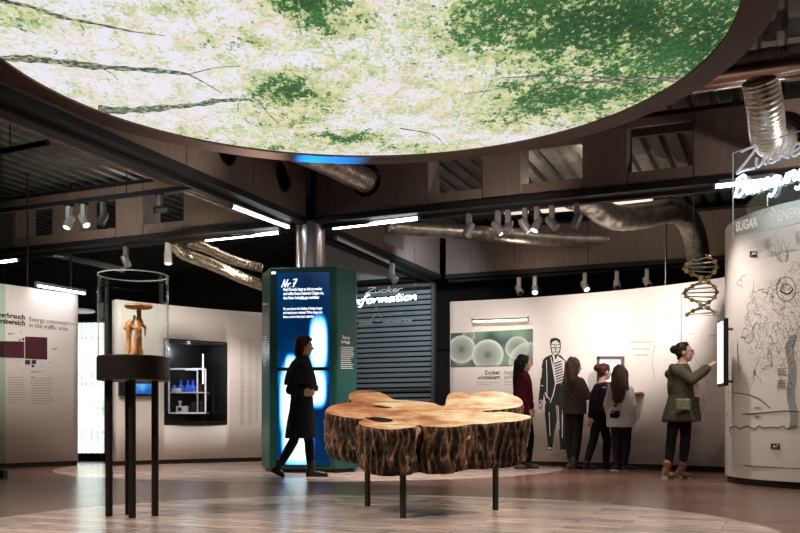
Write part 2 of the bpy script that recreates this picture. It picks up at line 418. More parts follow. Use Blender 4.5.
wtext('title_text','in the traffic area',LP,29,326.8,.095,M_grey,panelL)
greek('body_text',LP,8,26,377,402,11,M_grey,panelL,seed=2); greek('body_text',LP,31,54,378,403,11,M_grey,panelL,seed=3)
for (x,y,w) in ((8,333,7),(20,331,3),(52,348,7),(17,361,4),(48,362,5),(20,369,5),(31,371,13),(41,366,6),(31,376.5,6)):
    greek('caption_text',LP,x,x+w,y,y+1,2 if w>6 else 1,M_grey if y<376 else M_ink,panelL,seed=int(x))
# ------------------------------------------------------------ left wall print, screen and show case
wp=thing('wall_print',wallp(WL,245,1.6,.01),'columns of small grey print on white wall beside the show case','wall text')
greek('text_column',WL,240,245,340,425,46,M_grey,wp,seed=5,th=.45)
greek('text_column',WL,247.5,253,340,425,46,M_grey,wp,seed=6,th=.45)
greek('text_column',WL,255,259,345,420,38,M_grey,wp,seed=7,th=.45)
b=B(); onwall(WL,[(225.5,378),(229,378),(229,394),(225.5,394)],.004,.003,b)
scr=thing('wall_screen',wallp(WL,137,wz(WL,137,389),.03),'small black wall screen showing blue picture, seen between the legs of the glass plinth','screen')
onwall(WL,[(118,381),(154,382),(154,396.5),(118,396)],.05,.05).build('bezel',M_kick,scr)
def scrmat():
    m=NT('blue_screen_picture'); tc=m.n('TexCoord'); nz=m.n('TexNoise'); nz.inputs['Scale'].default_value=5; m.l(tc.outputs['Object'],nz.inputs['Vector'])
    c=m.ramp(nz.outputs['Fac'],[(.3,(.0,.03,.12)),(.5,(.01,.2,.8)),(.7,(.2,.6,1))]); m.l(c,m.b.inputs['Emission Color']); m.b.inputs['Emission Strength'].default_value=.8
    m.b.inputs['Base Color'].default_value=(.01,.02,.05,1); return m.m
onwall(WL,[(123,383.5),(152,384),(152,394),(123,393.5)],.054,.004).build('picture',scrmat(),scr)
# show case
cx=[wallp(WL,164,0),wallp(WL,227,0)]; tt=(cx[1]-cx[0]); Wd=tt.length; tx=tt.normalized(); ty=UP.cross(tx); ty=ty if ty.y>0 else -ty
zb,zt=hz[2],hz[3]; mid=(cx[0]+cx[1])/2
sc=thing('show_case',mid+UP*zb,'black recessed show case with lit shelf rack in the left white wall','display case')
b=B(); D=.75
b.box(mid+ty*(D)+UP*((zb+zt)/2),Wd+.1,.03,zt-zb+.1,tx,ty)
for s_ in(-1,1): b.box(mid+tx*(s_*(Wd/2+.016))+ty*(D/2+.0)+UP*((zb+zt)/2),.03,D,zt-zb+.06,tx,ty)
for z_ in(zb-.016,zt+.016): b.box(mid+ty*(D/2)+UP*z_,Wd+.06,D,.03,tx,ty)
b.build('case_box',mat('case_black',(.012,.010,.010),.3),sc)
b=B()
for s_ in(-1,1): b.box(mid+tx*(s_*(Wd/2-.015))-ty*.003+UP*((zb+zt)/2),.03,.012,zt-zb,tx,ty)
for z_ in(zb+.02,zt-.02): b.box(mid-ty*.003+UP*z_,Wd,.012,.03,tx,ty)
b.build('case_frame',M_kick,sc)
def sp(px,py,d): # point inside the case
    Y=15.0+d; return P(px,py,Y)
rk=thing('shelf_rack',sp(187,413,.35),'white framed two-shelf rack inside the black show case','rack')
b=B(); e=.015
x0,x1,y0,y1=sp(169,369,.3),sp(205.5,413,.3),369,413
W_=(x1.x-x0.x); cxm=(x0+x1)/2
for dy in(0,.3):
    o0=x0+ty*dy; o1=Vector((x1.x,x0.y,x1.z))+ty*dy
    for x in(o0.x,o1.x): b.box(Vector((x,o0.y,(x0.z+x1.z)/2)),.025,.025,x0.z-x1.z)
    for z_ in(x0.z,x1.z): b.box(Vector(((o0.x+o1.x)/2,o0.y,z_)),W_,.025,.025)
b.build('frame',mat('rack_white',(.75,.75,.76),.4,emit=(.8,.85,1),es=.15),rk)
sh=B(); zsh=zz(392.5,15.3); sh.box(Vector((cxm.x,x0.y+.15,zsh)),W_,.32,.02); sh.box(Vector((cxm.x,x0.y+.15,x1.z)),W_,.32,.02); sh.build('shelf',mat('shelf_white',(.6,.6,.62),.3),rk)
M_blueglass=mat('blue_glass',(.05,.12,.5),.1,trans=.6,emit=(.05,.15,.8),es=.25)
blues=['round blue glass flask left of the upper rack shelf','second blue glass flask from the left on upper rack shelf','third blue flask on the upper rack shelf','rightmost blue flask on the upper rack shelf']
for i,px in enumerate((174,181,188,193)):
    p=Vector((sp(px,392,.42).x,x0.y+.12,zsh+.01)); 
    o=B().lathe([(.001,0),(.05,.005),(.062,.05),(.045,.1),(.018,.14),(.018,.2),(.024,.205)],p,16).build('glass_flask',M_blueglass,sm=1); tag(o,blues[i],'flask','blue flasks on the upper rack shelf')
for i,(px,w,h,mm,l,nm) in enumerate(((176,.16,.06,M_spotw,'white instrument box low on upper rack shelf front','instrument_box'),(200,.07,.14,M_bronze,'dark canister at right end of upper rack shelf','canister'))):
    p=Vector((sp(px,392,.3).x,x0.y+.05,zsh+.01)); o=B().box(p+UP*h/2,w,.08,h).build(nm,mm,bevel=.008); tag(o,l,'device')
zl=x1.z+.01
cam=thing('table_device',Vector((sp(181,412,.3).x,x0.y+.1,zl)),'white boxy device with dark lens on the lower rack shelf','device')
p=cam.location; B().box(p+UP*.055,.2,.12,.11).build('housing',M_spotw,cam,bevel=.01)
B().tube([p+Vector((-.03,-.061,.055)),p+Vector((-.03,-.075,.055))],.035,16).build('lens',M_ink,cam)
B().lathe([(.02,.11),(.02,.17),(.03,.175),(.03,.2),(.001,.2)],p-Vector((.04,0,0)),12).build('knob',M_spotw,cam)
for i,(px,h,l) in enumerate(((192,.2,'left dark jar on the lower rack shelf'),(200,.22,'right dark jar on the lower rack shelf'))):
    p=Vector((sp(px,412,.3).x,x0.y+.12,zl)); o=B().lathe([(.001,0),(.05,0),(.052,h*.7),(.03,h*.85),(.03,h),(.001,h)],p,16).build('jar',M_bronze,sm=30); tag(o,l,'jar','dark jars on the lower rack shelf')
o=B().tube([sp(203,384,.28),sp(203,354,.28)],.014,10).build('strip_light',mat('dim_strip',(.7,.7,.72),.4,emit=(.9,.92,1),es=.8)); tag(o,'thin upright light strip behind right side of the shelf rack','lamp')
o=B().tube([sp(213.5,413,.3),sp(213.2,395,.3),sp(213.5,381,.3)],[.03,.012,.02],10).build('microphone_stand',M_black); tag(o,'slim black stand at the right end inside the show case','stand')

# ------------------------------------------------------------ bright far window
wn=B(); Yw=15.8
def rect(b,x0,y0,x1,y1,Y,th=.03): a=P(x0,y0,Y); c=P(x1,y1,Y); b.box((a+c)/2,abs(c.x-a.x),th,abs(a.z-c.z)); return b
m=NT('daylit_glass'); tc=m.n('TexCoord'); nz=m.n('TexNoise'); nz.inputs['Scale'].default_value=2.2; m.l(tc.outputs['Object'],nz.inputs['Vector'])
c=m.ramp(nz.outputs['Fac'],[(.35,(.55,.75,.62)),(.5,(.92,1,.97)),(.7,(1,1,1))]); m.l(c,m.b.inputs['Emission Color']); m.b.inputs['Emission Strength'].default_value=2.2
ws=st(rect(B(),66,323,125,455,Yw+.02).build('window_1',m.m))
rect(wn,64,318,127,322.5,Yw,.08); rect(wn,64,453,127,461,Yw,.1); rect(wn,105,320,120,461,Yw,.1); rect(wn,60,318,67,461,Yw,.08)
st(wn.build('trim_10',M_black))
wn=B(); 
for x in(82,86,92,98,103): rect(wn,x-.35,322,x+.35,453,Yw-.03,.02)
for y in(338,360,384,408,432): rect(wn,67,y-.3,106,y+.3,Yw-.03,.02)
st(wn.build('trim_11',mat('pale_mullion',(.45,.55,.5),.5)))

# ------------------------------------------------------------ suspended luminous disc
ZD=3.48; DC=Vector((-.36,6.82,ZD)); RO,RI=3.01,2.76
def dpt(px,py,dz=0): Y=(ZD-CH)*F/(HY-py); return Vector(((px-400)/F*Y,Y,ZD+dz))
disc=thing('ceiling_light_disc',DC,'huge round luminous ceiling disc printed with treetops seen from below','light ceiling')
b=B().lathe([(RI,0),(RO,0),(RO,.32),(RO-.04,.32),(RO-.04,.03),(RI,.03)],DC,128,closed=True)
b.build('rim',mat('brown_disc_rim',(.115,.068,.055),.75,noise_amt=.06,noise_scale=3),disc,sm=30)
B().lathe([(.01,.31),(RO-.05,.31)],DC,96).build('lid',M_blackmatte,disc)
blobs=[ # px,py,rx,ry,density  (treetop masses of the printed picture)
 (620,25,150,52,1.0),(710,35,60,60,1.0),(520,25,80,32,.8),(470,45,60,22,.5),(560,100,90,22,.75),(640,90,60,22,.7),(620,75,80,22,.65),(500,120,50,12,.55),(430,150,60,6,.5),
 (295,95,45,20,.75),(285,120,40,12,.5),(335,140,60,7,.6),(305,5,38,14,.9),(330,25,50,20,.55),(360,65,40,20,.35),(20,20,40,10,.45),(5,30,30,8,.4),(90,25,40,6,.3),
 (130,60,60,8,.15),(60,95,30,6,.3),(200,135,60,6,.35),(180,10,40,12,.3),(240,45,60,12,.25),(400,110,50,12,.25),(440,85,40,10,.3),(590,125,30,5,.4),(260,150,60,5,.45),(120,108,40,5,.2)]
vs=[];fs=[];dens=[];N=150
vs=[];idx={}
for i in range(N+1):
    for j in range(N+1):
        x=DC.x-RI+2*RI*i/N; y=DC.y-RI+2*RI*j/N
        idx[i,j]=len(vs); vs.append((x,y,ZD+.02))
        if y<1.2: dens.append(.5); continue
        px=400+F*x/y; py=HY-F*(ZD-CH)/y; d=0
        for (bx,by,rx,ry,w) in blobs: d=max(d,w*math.exp(-(((px-bx)/rx)**2+((py-by)/ry)**2)*.7))
        if py<0: d=max(d,.55*min(1,max(0,(px-250)/250)))
        dens.append(d)
for i in range(N):
    for j in range(N):
        c=Vector(((i+.5)/N*2-1,(j+.5)/N*2-1))
        if c.length<1.012: fs.append((idx[i,j],idx[i,j+1],idx[i+1,j+1],idx[i+1,j]))
scr_o=mesh('printed_screen',vs,fs,None,disc)
at=scr_o.data.attributes.new('foliage','FLOAT','POINT'); at.data.foreach_set('value',dens)
m=NT('printed_treetops'); tc=m.n('TexCoord'); A=m.n('Attribute',attribute_name='foliage'); D_=A.outputs['Fac']
def nz(scale,det=6,rough=.6,off=0):
    mp=m.n('Mapping'); mp.inputs['Location'].default_value=(off,off*2,0); mp.inputs['Scale'].default_value=(1,.6,1); m.l(tc.outputs['Object'],mp.inputs[0])
    x=m.n('TexNoise'); x.inputs['Scale'].default_value=scale; x.inputs['Detail'].default_value=det; x.inputs['Roughness'].default_value=rough; m.l(mp.outputs[0],x.inputs['Vector']); return x.outputs['Fac']
big=nz(2.2,5,.6); fine=nz(26,4,.75,3); mid_=nz(8,4,.65,5)
vo=m.n('TexVoronoi'); vo.inputs['Scale'].default_value=34
leafn=m.math('ADD',m.math('MULTIPLY',fine,.30),m.math('ADD',m.math('MULTIPLY',mid_,.38),m.math('MULTIPLY',big,.32)))
tex=m.math('MULTIPLY',m.math('SUBTRACT',leafn,.5),12)
mp2=m.n('Mapping'); mp2.inputs['Scale'].default_value=(1,.55,1); m.l(tc.outputs['Object'],mp2.inputs[0]); m.l(mp2.outputs[0],vo.inputs['Vector'])
spk=m.math('MULTIPLY',m.math('SUBTRACT',.42,vo.outputs['Distance']),1.1)
tex=m.math('ADD',tex,spk)
cover=m.math('MULTIPLY',m.math('ADD',tex,m.math('MULTIPLY',m.math('SUBTRACT',D_,.50),3.0)),2.6,True)
n9=nz(6,5,.7,11); n8=nz(34,3,.7,2)
light=m.math('MULTIPLY',m.math('ADD',m.math('MULTIPLY',m.math('SUBTRACT',m.math('ADD',m.math('MULTIPLY',n9,.5),m.math('MULTIPLY',n8,.5)),.5),9),m.math('MULTIPLY',m.math('SUBTRACT',D_,.06),2.0)),1.6,True)
peach=m.math('MULTIPLY',m.math('SUBTRACT',nz(5,5,.7,17),.5),5,True)
sky=m.mix(m.math('MULTIPLY',peach,.95),(.54,.52,.575),(.50,.40,.29))
sky=m.mix(m.math('MULTIPLY',light,.85),sky,m.mix(m.math('MULTIPLY',m.math('SUBTRACT',nz(11,4,.7,53),.44),7,True),(.27,.33,.10),(.50,.46,.25)))
lc=m.mix(m.math('MULTIPLY',m.math('SUBTRACT',nz(40,2,.6,9),.42),4,True),(.008,.072,.036),(.070,.15,.030))
lc=m.mix(m.math('MULTIPLY',m.math('SUBTRACT',D_,.5),1.9,True),lc,m.mix(m.math('MULTIPLY',m.math('SUBTRACT',fine,.45),5,True),(.002,.020,.010),(.012,.060,.020)))
mid2=m.math('MULTIPLY',m.math('ADD',m.math('ADD',tex,m.math('MULTIPLY',m.math('SUBTRACT',nz(13,5,.75,23),.5),7)),m.math('MULTIPLY',m.math('SUBTRACT',D_,.40),3.6)),1.3,True)
col=m.mix(m.math('MULTIPLY',mid2,.8),sky,m.mix(m.math('MULTIPLY',m.math('SUBTRACT',nz(18,3,.6,31),.4),4,True),(.055,.16,.045),(.21,.28,.06)))
col=m.mix(m.math('MULTIPLY',cover,.92),col,lc)
fl=m.math('MULTIPLY',m.math('SUBTRACT',m.math('ADD',nz(24,4,.75,41),m.math('MULTIPLY',nz(4,3,.6,47),.45)),.795),12,True)
col=m.mix(m.math('MULTIPLY',fl,.7),col,(.42,.46,.24))
m.l(col,m.b.inputs['Emission Color']); m.b.inputs['Emission Strength'].default_value=1.6; m.b.inputs['Base Color'].default_value=(.002,.002,.002,1); m.b.inputs['Roughness'].default_value=.9; m.b.inputs['Specular IOR Level'].default_value=0
DISCM=m
scr_o.data.materials.append(m.m)
m=NT('printed_branch'); tc=m.n('TexCoord'); x=m.n('TexNoise'); x.inputs['Scale'].default_value=22; x.inputs['Detail'].default_value=5; m.l(tc.outputs['Object'],x.inputs['Vector'])
c=m.ramp(x.outputs['Fac'],[(.38,(.05,.07,.045)),(.5,(.16,.19,.12)),(.6,(.5,.52,.42))]); m.l(c,m.b.inputs['Emission Color']); m.b.inputs['Emission Strength'].default_value=.8; m.b.inputs['Base Color'].default_value=(.02,.02,.02,1); M_br=m.m
branches=[([(0,3),(30,9),(60,19),(100,27),(135,34),(165,38)],[1.8,1.8,1.6,1.2,.7,.3]),([(-60,58),(0,60),(30,61),(60,64),(100,69),(150,72),(188,76)],[3.4,3.2,3.0,3.2,2.7,2.3,1.3]),([(188,76),(205,85),(222,95)],[.9,.6,.4]),
 ([(98,112),(130,112),(160,110),(200,106),(215,103),(250,101)],[4,3.5,2.6,2.2,2.6,1]),([(258,101),(268,115),(278,124)],[.8,.6,.4]),([(238,112),(239,104),(247,101)],[.5,.5,.4]),([(80,26),(84,33),(82,38)],[.6,.5,.3]),
 ([(700,77),(660,81),(620,82),(590,84),(560,88),(525,104)],[3,2.6,2.1,1.6,1.1,.5]),([(620,82),(580,77),(540,78),(500,80)],[1.3,1.1,.9,.5]),([(540,78),(500,90),(464,96)],[.6,.5,.3]),([(400,130),(432,136),(444,146)],[.5,.5,.3]),
 ([(190,76),(215,70),(240,68)],[.6,.5,.3]),([(100,69),(112,76),(118,82)],[.7,.5,.3]),([(298,0),(300,14),(302,24)],[1,.8,.4]),([(492,82),(488,90),(480,100)],[.5,.4,.3]),([(55,52),(57,55),(54,56)],[.6,.6,.4])]
b=B()
for pts,w in branches:
    q=spline([Vector((a,c,0)) for a,c in pts],6); ws_=np.interp(np.linspace(0,len(w)-1,len(q)),range(len(w)),w)
    top=[];bot=[]
    for i,p_ in enumerate(q):
        d=(q[min(i+1,len(q)-1)]-q[max(i-1,0)]).normalized(); nrm=Vector((-d.y,d.x,0)); wj=ws_[i]*(1+.25*math.sin(i*1.7)+.2*math.sin(i*.61+1))
        yy=min(p_.y,300)
        top.append(dpt(p_.x+nrm.x*wj,yy+nrm.y*wj,.016)); bot.append(dpt(p_.x-nrm.x*wj,yy-nrm.y*wj,.016))
    n=len(q); B().add([v for v in top+bot],[(i,i+1,n+i+1,n+i) for i in range(n-1)]).build('printed_branch',M_br,disc,fix=False)
# blue light strip inside the far lip
b=B(); 
def arcstrip(a0,a1,r,z0,z1,n=30):
    vs=[];
    for i in range(n+1):
        a=a0+(a1-a0)*i/n
        for z_ in(z0,z1): vs.append(DC+Vector((r*math.cos(a),r*math.sin(a),z_)))
    return vs,[(2*i,2*i+2,2*i+3,2*i+1) for i in range(n)]
l=bpy.data.lights.new('blue_projector','SPOT'); l.energy=1000; l.color=(.0,.28,1); l.spot_size=math.radians(27); l.spot_blend=.8; l.shadow_soft_size=.03
BLUE=l
# suspension rods
for a in np.arange(0,2*PI,PI/4): p=DC+Vector(((RO-.2)*math.cos(a),(RO-.2)*math.sin(a),0)); B().tube([p+UP*.3,p+UP*(HC-ZD)],.008,6).build('suspension_rod',M_black,disc)
# ------------------------------------------------------------ log table (slab on three steel legs, top tilted towards the viewer)
SL=.22; TZ=.617; TY=6.0; TH=.312
def tpt(px,py):
    Y=(TZ-SL*TY-CH)/((HY-py)/F-SL); return Vector(((px-400)/F*Y,Y,0))
def topz(x,y): return TZ+SL*(y-TY)
out=[(325.5,411),(329,407),(336,404.5),(345,403.2),(352,402),(349.5,399.5),(348.5,396),(351,393),(358,391.3),(367,390.8),(377,392),(386,394.8),(392,399),(398,400.3),(410,400.8),(424,402.3),(434,403.6),(440,406),(445,405.5),(446,402),(447,397.5),(450,393.5),(457,392),(465,392),(467.5,394),(468.5,396.3),(471,394),(480,391.8),(492,391),(505,393),(515,396.5),(521,400),(523,403.5),(519,407),(505,409),(490,410.3),(482,411.3),(490,412),(505,412),(518,414),(529,416.2),(530.5,418.5),(524,420.5),(512,421.8),(498,422.4),(485,424),(472,424.4),(460,426.4),(448,427.3),(436,426.6),(425,426.3),(418.5,425.2),(414,427.2),(405,428.4),(393,429.5),(380,429.3),(368,427.8),(361,425.5),(358.5,423.3),(360,421.5),(364,420),(355,419),(346,417.8),(336,415.8),(328,413.5)]
pl=[tpt(a,c) for a,c in out]
ol=spline(pl,7,True)
def resample(p,n):
    d=[0]; 
    for i in range(len(p)): d.append(d[-1]+(p[(i+1)%len(p)]-p[i]).length)
    T=d[-1]; r=[]; j=0
    for k in range(n):
        s_=T*k/n
        while d[j+1]<s_: j+=1
        f_=(s_-d[j])/(d[j+1]-d[j]); r.append(p[j].lerp(p[(j+1)%len(p)],f_))
    return r,T
NB=1600; ol,TL=resample(ol,NB)
ctr=sum(ol,Vector())/NB
area=sum(ol[i].x*ol[(i+1)%NB].y-ol[(i+1)%NB].x*ol[i].y for i in range(NB)); sgn=1 if area>0 else -1
nr=[]
for i in range(NB):
    t=(ol[(i+6)%NB]-ol[i-6]).normalized(); nr.append(Vector((t.y,-t.x,0))*sgn)
table=thing('log_table',(0.15,6.6,0),'large table of tilted tree trunk slab with thick bark on steel legs','table')
rows=40; vs=[];fs=[]
def ridge(s_,h):
    w=noise.noise(Vector((s_*2.5,h*2.2,7)))*.5
    a=1-abs(noise.noise(Vector((s_*20+w*1.6,h*1.5,1))))*2.2; c=1-abs(noise.noise(Vector((s_*52+w*4,h*4.5,4))))*2; e=noise.noise(Vector((s_*90,h*22,9)))
    return .6*a*a+.3*c+.22*e
for j in range(rows):
    h=j/(rows-1)
    for i in range(NB):
        s_=TL*i/NB; p=ol[i]; 
        bul=.002-.012*h-.03*max(0,h-.85)/.15*.6
        if p.x>.55: bul-= .05*h*(min(1,(p.x-.55)/.25))
        d=bul+(ridge(s_,h)*.034-.016)*min(1,h*8)*(1 if h<.95 else .6)
        if j==0: d=0
        thk=TH+.018*noise.noise(Vector((p.x*3,p.y*3,2)))
        q=p+nr[i]*d; vs.append((q.x,q.y,topz(p.x,p.y)-thk*h))
for j in range(rows-1):
    for i in range(NB): k=(i+1)%NB; fs.append((j*NB+i,j*NB+k,(j+1)*NB+k,(j+1)*NB+i))
# underside
base=(rows-1)*NB
def cdt(outer,holes,grid):
    pts=[p.xy for p in outer]; fc=[list(range(len(outer)))]
    edges=[(i,(i+1)%len(outer)) for i in range(len(outer))]
    for h in holes:
        k=len(pts); pts+=[p.xy for p in h]; edges+=[(k+i,k+(i+1)%len(h)) for i in range(len(h))]
    def ins(p,poly):
        c=False; n=len(poly)
        for i in range(n):
            a,b_=poly[i],poly[i-1]
            if (a.y>p.y)!=(b_.y>p.y) and p.x<(b_.x-a.x)*(p.y-a.y)/(b_.y-a.y)+a.x: c=not c
        return c
    pts+= [g for g in grid if ins(g,outer) and not any(ins(g,h) for h in holes)]
    r=delaunay_2d_cdt([Vector(p) for p in pts],edges,[],0,1e-6)
    v=r[0]; f=[]
    for t in r[2]:
        c=sum((v[i] for i in t),Vector((0,0)))/len(t)
        if ins(c,outer) and not any(ins(c,h) for h in holes): f.append(tuple(t))
    return v,f
ol2=[Vector((vs[base+i][0],vs[base+i][1],0)) for i in range(0,NB,4)]
v2,f2=cdt(ol2,[],[])
k=len(vs); vs+=[(p.x,p.y,topz(p.x,p.y)-TH*.97) for p in v2]; fs+=[tuple(k+i for i in f) for f in f2]
def barkmat():
    m=NT('tree_bark'); tc=m.n('TexCoord'); mp=m.n('Mapping'); mp.inputs['Scale'].default_value=(1,1,.22); m.l(tc.outputs['Object'],mp.inputs[0])
    n1=m.n('TexNoise'); n1.inputs['Scale'].default_value=38; n1.inputs['Detail'].default_value=8; n1.inputs['Roughness'].default_value=.7; m.l(mp.outputs[0],n1.inputs['Vector'])
    n2=m.n('TexNoise'); n2.inputs['Scale'].default_value=7; n2.inputs['Detail'].default_value=3; m.l(mp.outputs[0],n2.inputs['Vector'])
    A=m.n('Attribute',attribute_name='ridge')
    f=m.math('ADD',m.math('MULTIPLY',n1.outputs['Fac'],.6),m.math('MULTIPLY',A.outputs['Fac'],.45))
    c=m.ramp(f,[(.36,(.008,.004,.003)),(.50,(.055,.028,.015)),(.62,(.19,.10,.052)),(.76,(.42,.26,.15))])
    c=m.mix(m.math('MULTIPLY',m.math('SUBTRACT',n2.outputs['Fac'],.5),3,True),c,m.mix(1.0,c,(1.5,.85,.5),'MULTIPLY'),'MIX') 
    m.l(c,m.b.inputs['Base Color']); m.b.inputs['Roughness'].default_value=.85
    bp=m.n('Bump'); bp.inputs['Strength'].default_value=.9; bp.inputs['Distance'].default_value=.012; m.l(n1.outputs['Fac'],bp.inputs['Height']); m.l(bp.outputs[0],m.b.inputs['Normal'])
    return m.m
bark=mesh('bark',vs,fs,barkmat(),table,sm=1)
rv=[ridge(TL*(i%NB)/NB,(i//NB)/(rows-1)) if i<rows*NB else 0 for i in range(len(vs))]
a_=bark.data.attributes.new('ridge','FLOAT','POINT'); a_.data.foreach_set('value',rv)
# top face
hl=[[tpt(a,c) for a,c in [(365,417.2),(369,418),(374,417.4),(380,417.8),(387,418.8),(393,420.8),(391,422.4),(383,423),(376,422.3),(371,421),(366.5,419)]],
    [tpt(a,c) for a,c in [(373,406.3),(379,405.8),(386,406.6),(392,407.3),(386,408),(378,407.5)]]]
hs=[resample(spline(h,5,True),60)[0] for h in hl]
ot=[ol[i] for i in range(0,NB,2)]
gr=[Vector((x,y)) for x in np.arange(-.7,1.2,.035) for y in np.arange(5.9,7.6,.035)]
v2,f2=cdt(ot,hs,gr)
def tz(p): return topz(p.x,p.y)+.006*noise.noise(Vector((p.x*2.5,p.y*2.5,5)))
m=NT('sawn_log_face'); tc=m.n('TexCoord'); sp_=m.n('SeparateXYZ'); 
nw=m.n('TexNoise'); nw.inputs['Scale'].default_value=3; nw.inputs['Detail'].default_value=4; m.l(tc.outputs['Object'],nw.inputs['Vector'])
vm=m.n('VectorMath',operation='SUBTRACT'); m.l(tc.outputs['Object'],vm.inputs[0]); vm.inputs[1].default_value=(.2,6.45,.7)
vm2=m.n('VectorMath',operation='SCALE'); vm2.inputs['Scale'].default_value=.16; m.l(nw.outputs['Color'],vm2.inputs[0])
vm3=m.n('VectorMath',operation='ADD'); m.l(vm.outputs[0],vm3.inputs[0]); m.l(vm2.outputs[0],vm3.inputs[1])
wv=m.n('TexWave',wave_type='RINGS',rings_direction='Z'); wv.inputs['Scale'].default_value=9; wv.inputs['Distortion'].default_value=2; wv.inputs['Detail'].default_value=3; m.l(vm3.outputs[0],wv.inputs['Vector'])
n1=m.n('TexNoise'); n1.inputs['Scale'].default_value=3.2; n1.inputs['Detail'].default_value=7; n1.inputs['Roughness'].default_value=.6; m.l(tc.outputs['Object'],n1.inputs['Vector'])
c=m.ramp(n1.outputs['Fac'],[(.36,(.32,.11,.03)),(.45,(.60,.29,.11)),(.53,(.76,.50,.28)),(.64,(.90,.74,.54))])
sx=m.n('SeparateXYZ'); m.l(tc.outputs['Object'],sx.inputs[0]); c=m.mix(m.math('MULTIPLY',m.math('SUBTRACT',.05,sx.outputs[0]),1.1,True),c,m.mix(1.0,c,(.85,.62,.42),'MULTIPLY'))
c=m.mix(.35,c,m.mix(1.0,c,m.ramp(wv.outputs['Fac'],[(.1,.62),(.6,1.05)]),'MULTIPLY'))
mpc=m.n('Mapping'); mpc.inputs['Rotation'].default_value=(0,0,.35); mpc.inputs['Scale'].default_value=(1,9,1); m.l(vm3.outputs[0],mpc.inputs[0])
nc=m.n('TexNoise'); nc.inputs['Scale'].default_value=2.6; nc.inputs['Detail'].default_value=8; nc.inputs['Roughness'].default_value=.7; m.l(mpc.outputs[0],nc.inputs['Vector'])
c=m.mix(1.0,c,m.ramp(nc.outputs['Fac'],[(.36,(.30,.18,.12)),(.43,(.85,.78,.70)),(.6,(1.05,1.05,1.05))]),'MULTIPLY')
m.l(c,m.b.inputs['Base Color']); m.b.inputs['Roughness'].default_value=.5
bp=m.n('Bump'); bp.inputs['Strength'].default_value=.3; bp.inputs['Distance'].default_value=.006; m.l(nc.outputs['Fac'],bp.inputs['Height']); m.l(bp.outputs[0],m.b.inputs['Normal'])
mesh('sawn_top',[(p.x,p.y,tz(p)+.002) for p in v2],f2,m.m,table,sm=1)
b=B()
for h in hs:
    n=len(h); hc=sum(h,Vector())/n; vv=[]
    for k,(s_,dz) in enumerate(((1,0.003),(.98,-.03),(.85,-.1),(.5,-.16))):
        for p in h: q=hc.lerp(p,s_); vv.append((q.x,q.y,tz(p)+dz))
    b.add(vv,[(r*n+i,r*n+(i+1)%n,(r+1)*n+(i+1)%n,(r+1)*n+i) for r in range(3) for i in range(n)]+[tuple(3*n+i for i in range(n))])
b.build('knot_hole',mat('hollow_wood',(.05,.022,.012),.8,noise_amt=.4,noise_scale=20),table)
# pale torn-bark splinters on the side
for (x0,y0,x1,y1,Y) in ((418.2,427,415.5,441,6.02),(418.6,427,419.6,434,6.02),(470,436,467,440,6.0),(501,423,503,429,6.2),(528,421,523,440,6.42)):
    B().tube([P(x0,y0,Y-.035),P((x0+x1)/2+.5,(y0+y1)/2,Y-.04),P(x1,y1,Y-.03)],[.007,.009,.003],6).build('splinter',mat('pale_splinter',(.62,.42,.26),.7),table)
for (x,y) in ((403,517.5),(367.5,505.5),(495.5,509.5)):
    g=G(x,y+.5); B().tube([g,g+UP*(topz(g.x,g.y)-TH+.05)],.0225,20).build('leg',M_leg,table,sm=40)

# ------------------------------------------------------------ glass plinth with specimen
pc=Vector(((133.5-400)/F*6.23,6.23,0))
pd=thing('glass_plinth',pc,'dark bronze round plinth on four legs with a clear glass cylinder on top','display plinth')
B().lathe([(.238,.935),(.245,.942),(.245,1.095),(.238,1.102)],pc,96).build('plinth_drum',M_bronze,pd,sm=40)
for (x,y) in ((109,516.3),(132.2,518),(155,515.5),(128.5,514)):
    Y=CH*F/(y-HY); B().tube([Vector(((x-400)/F*Y,Y,0)),Vector(((x-400)/F*Y,Y,.94))],.0245,20).build('leg',M_bronze,pd,sm=40)
B().lathe([(.232,1.102),(.238,1.102),(.238,1.665),(.232,1.665)],pc,96,closed=True).build('glass_cylinder',M_glass,pd,sm=40)
B().lathe([(.231,1.66),(.239,1.66),(.239,1.667),(.231,1.667)],pc,96,closed=True).build('glass_rim',mat('glass_rim_highlight',(.55,.6,.58),.3,trans=.4),pd)  # whitish ring puts the rim's highlight into its colour

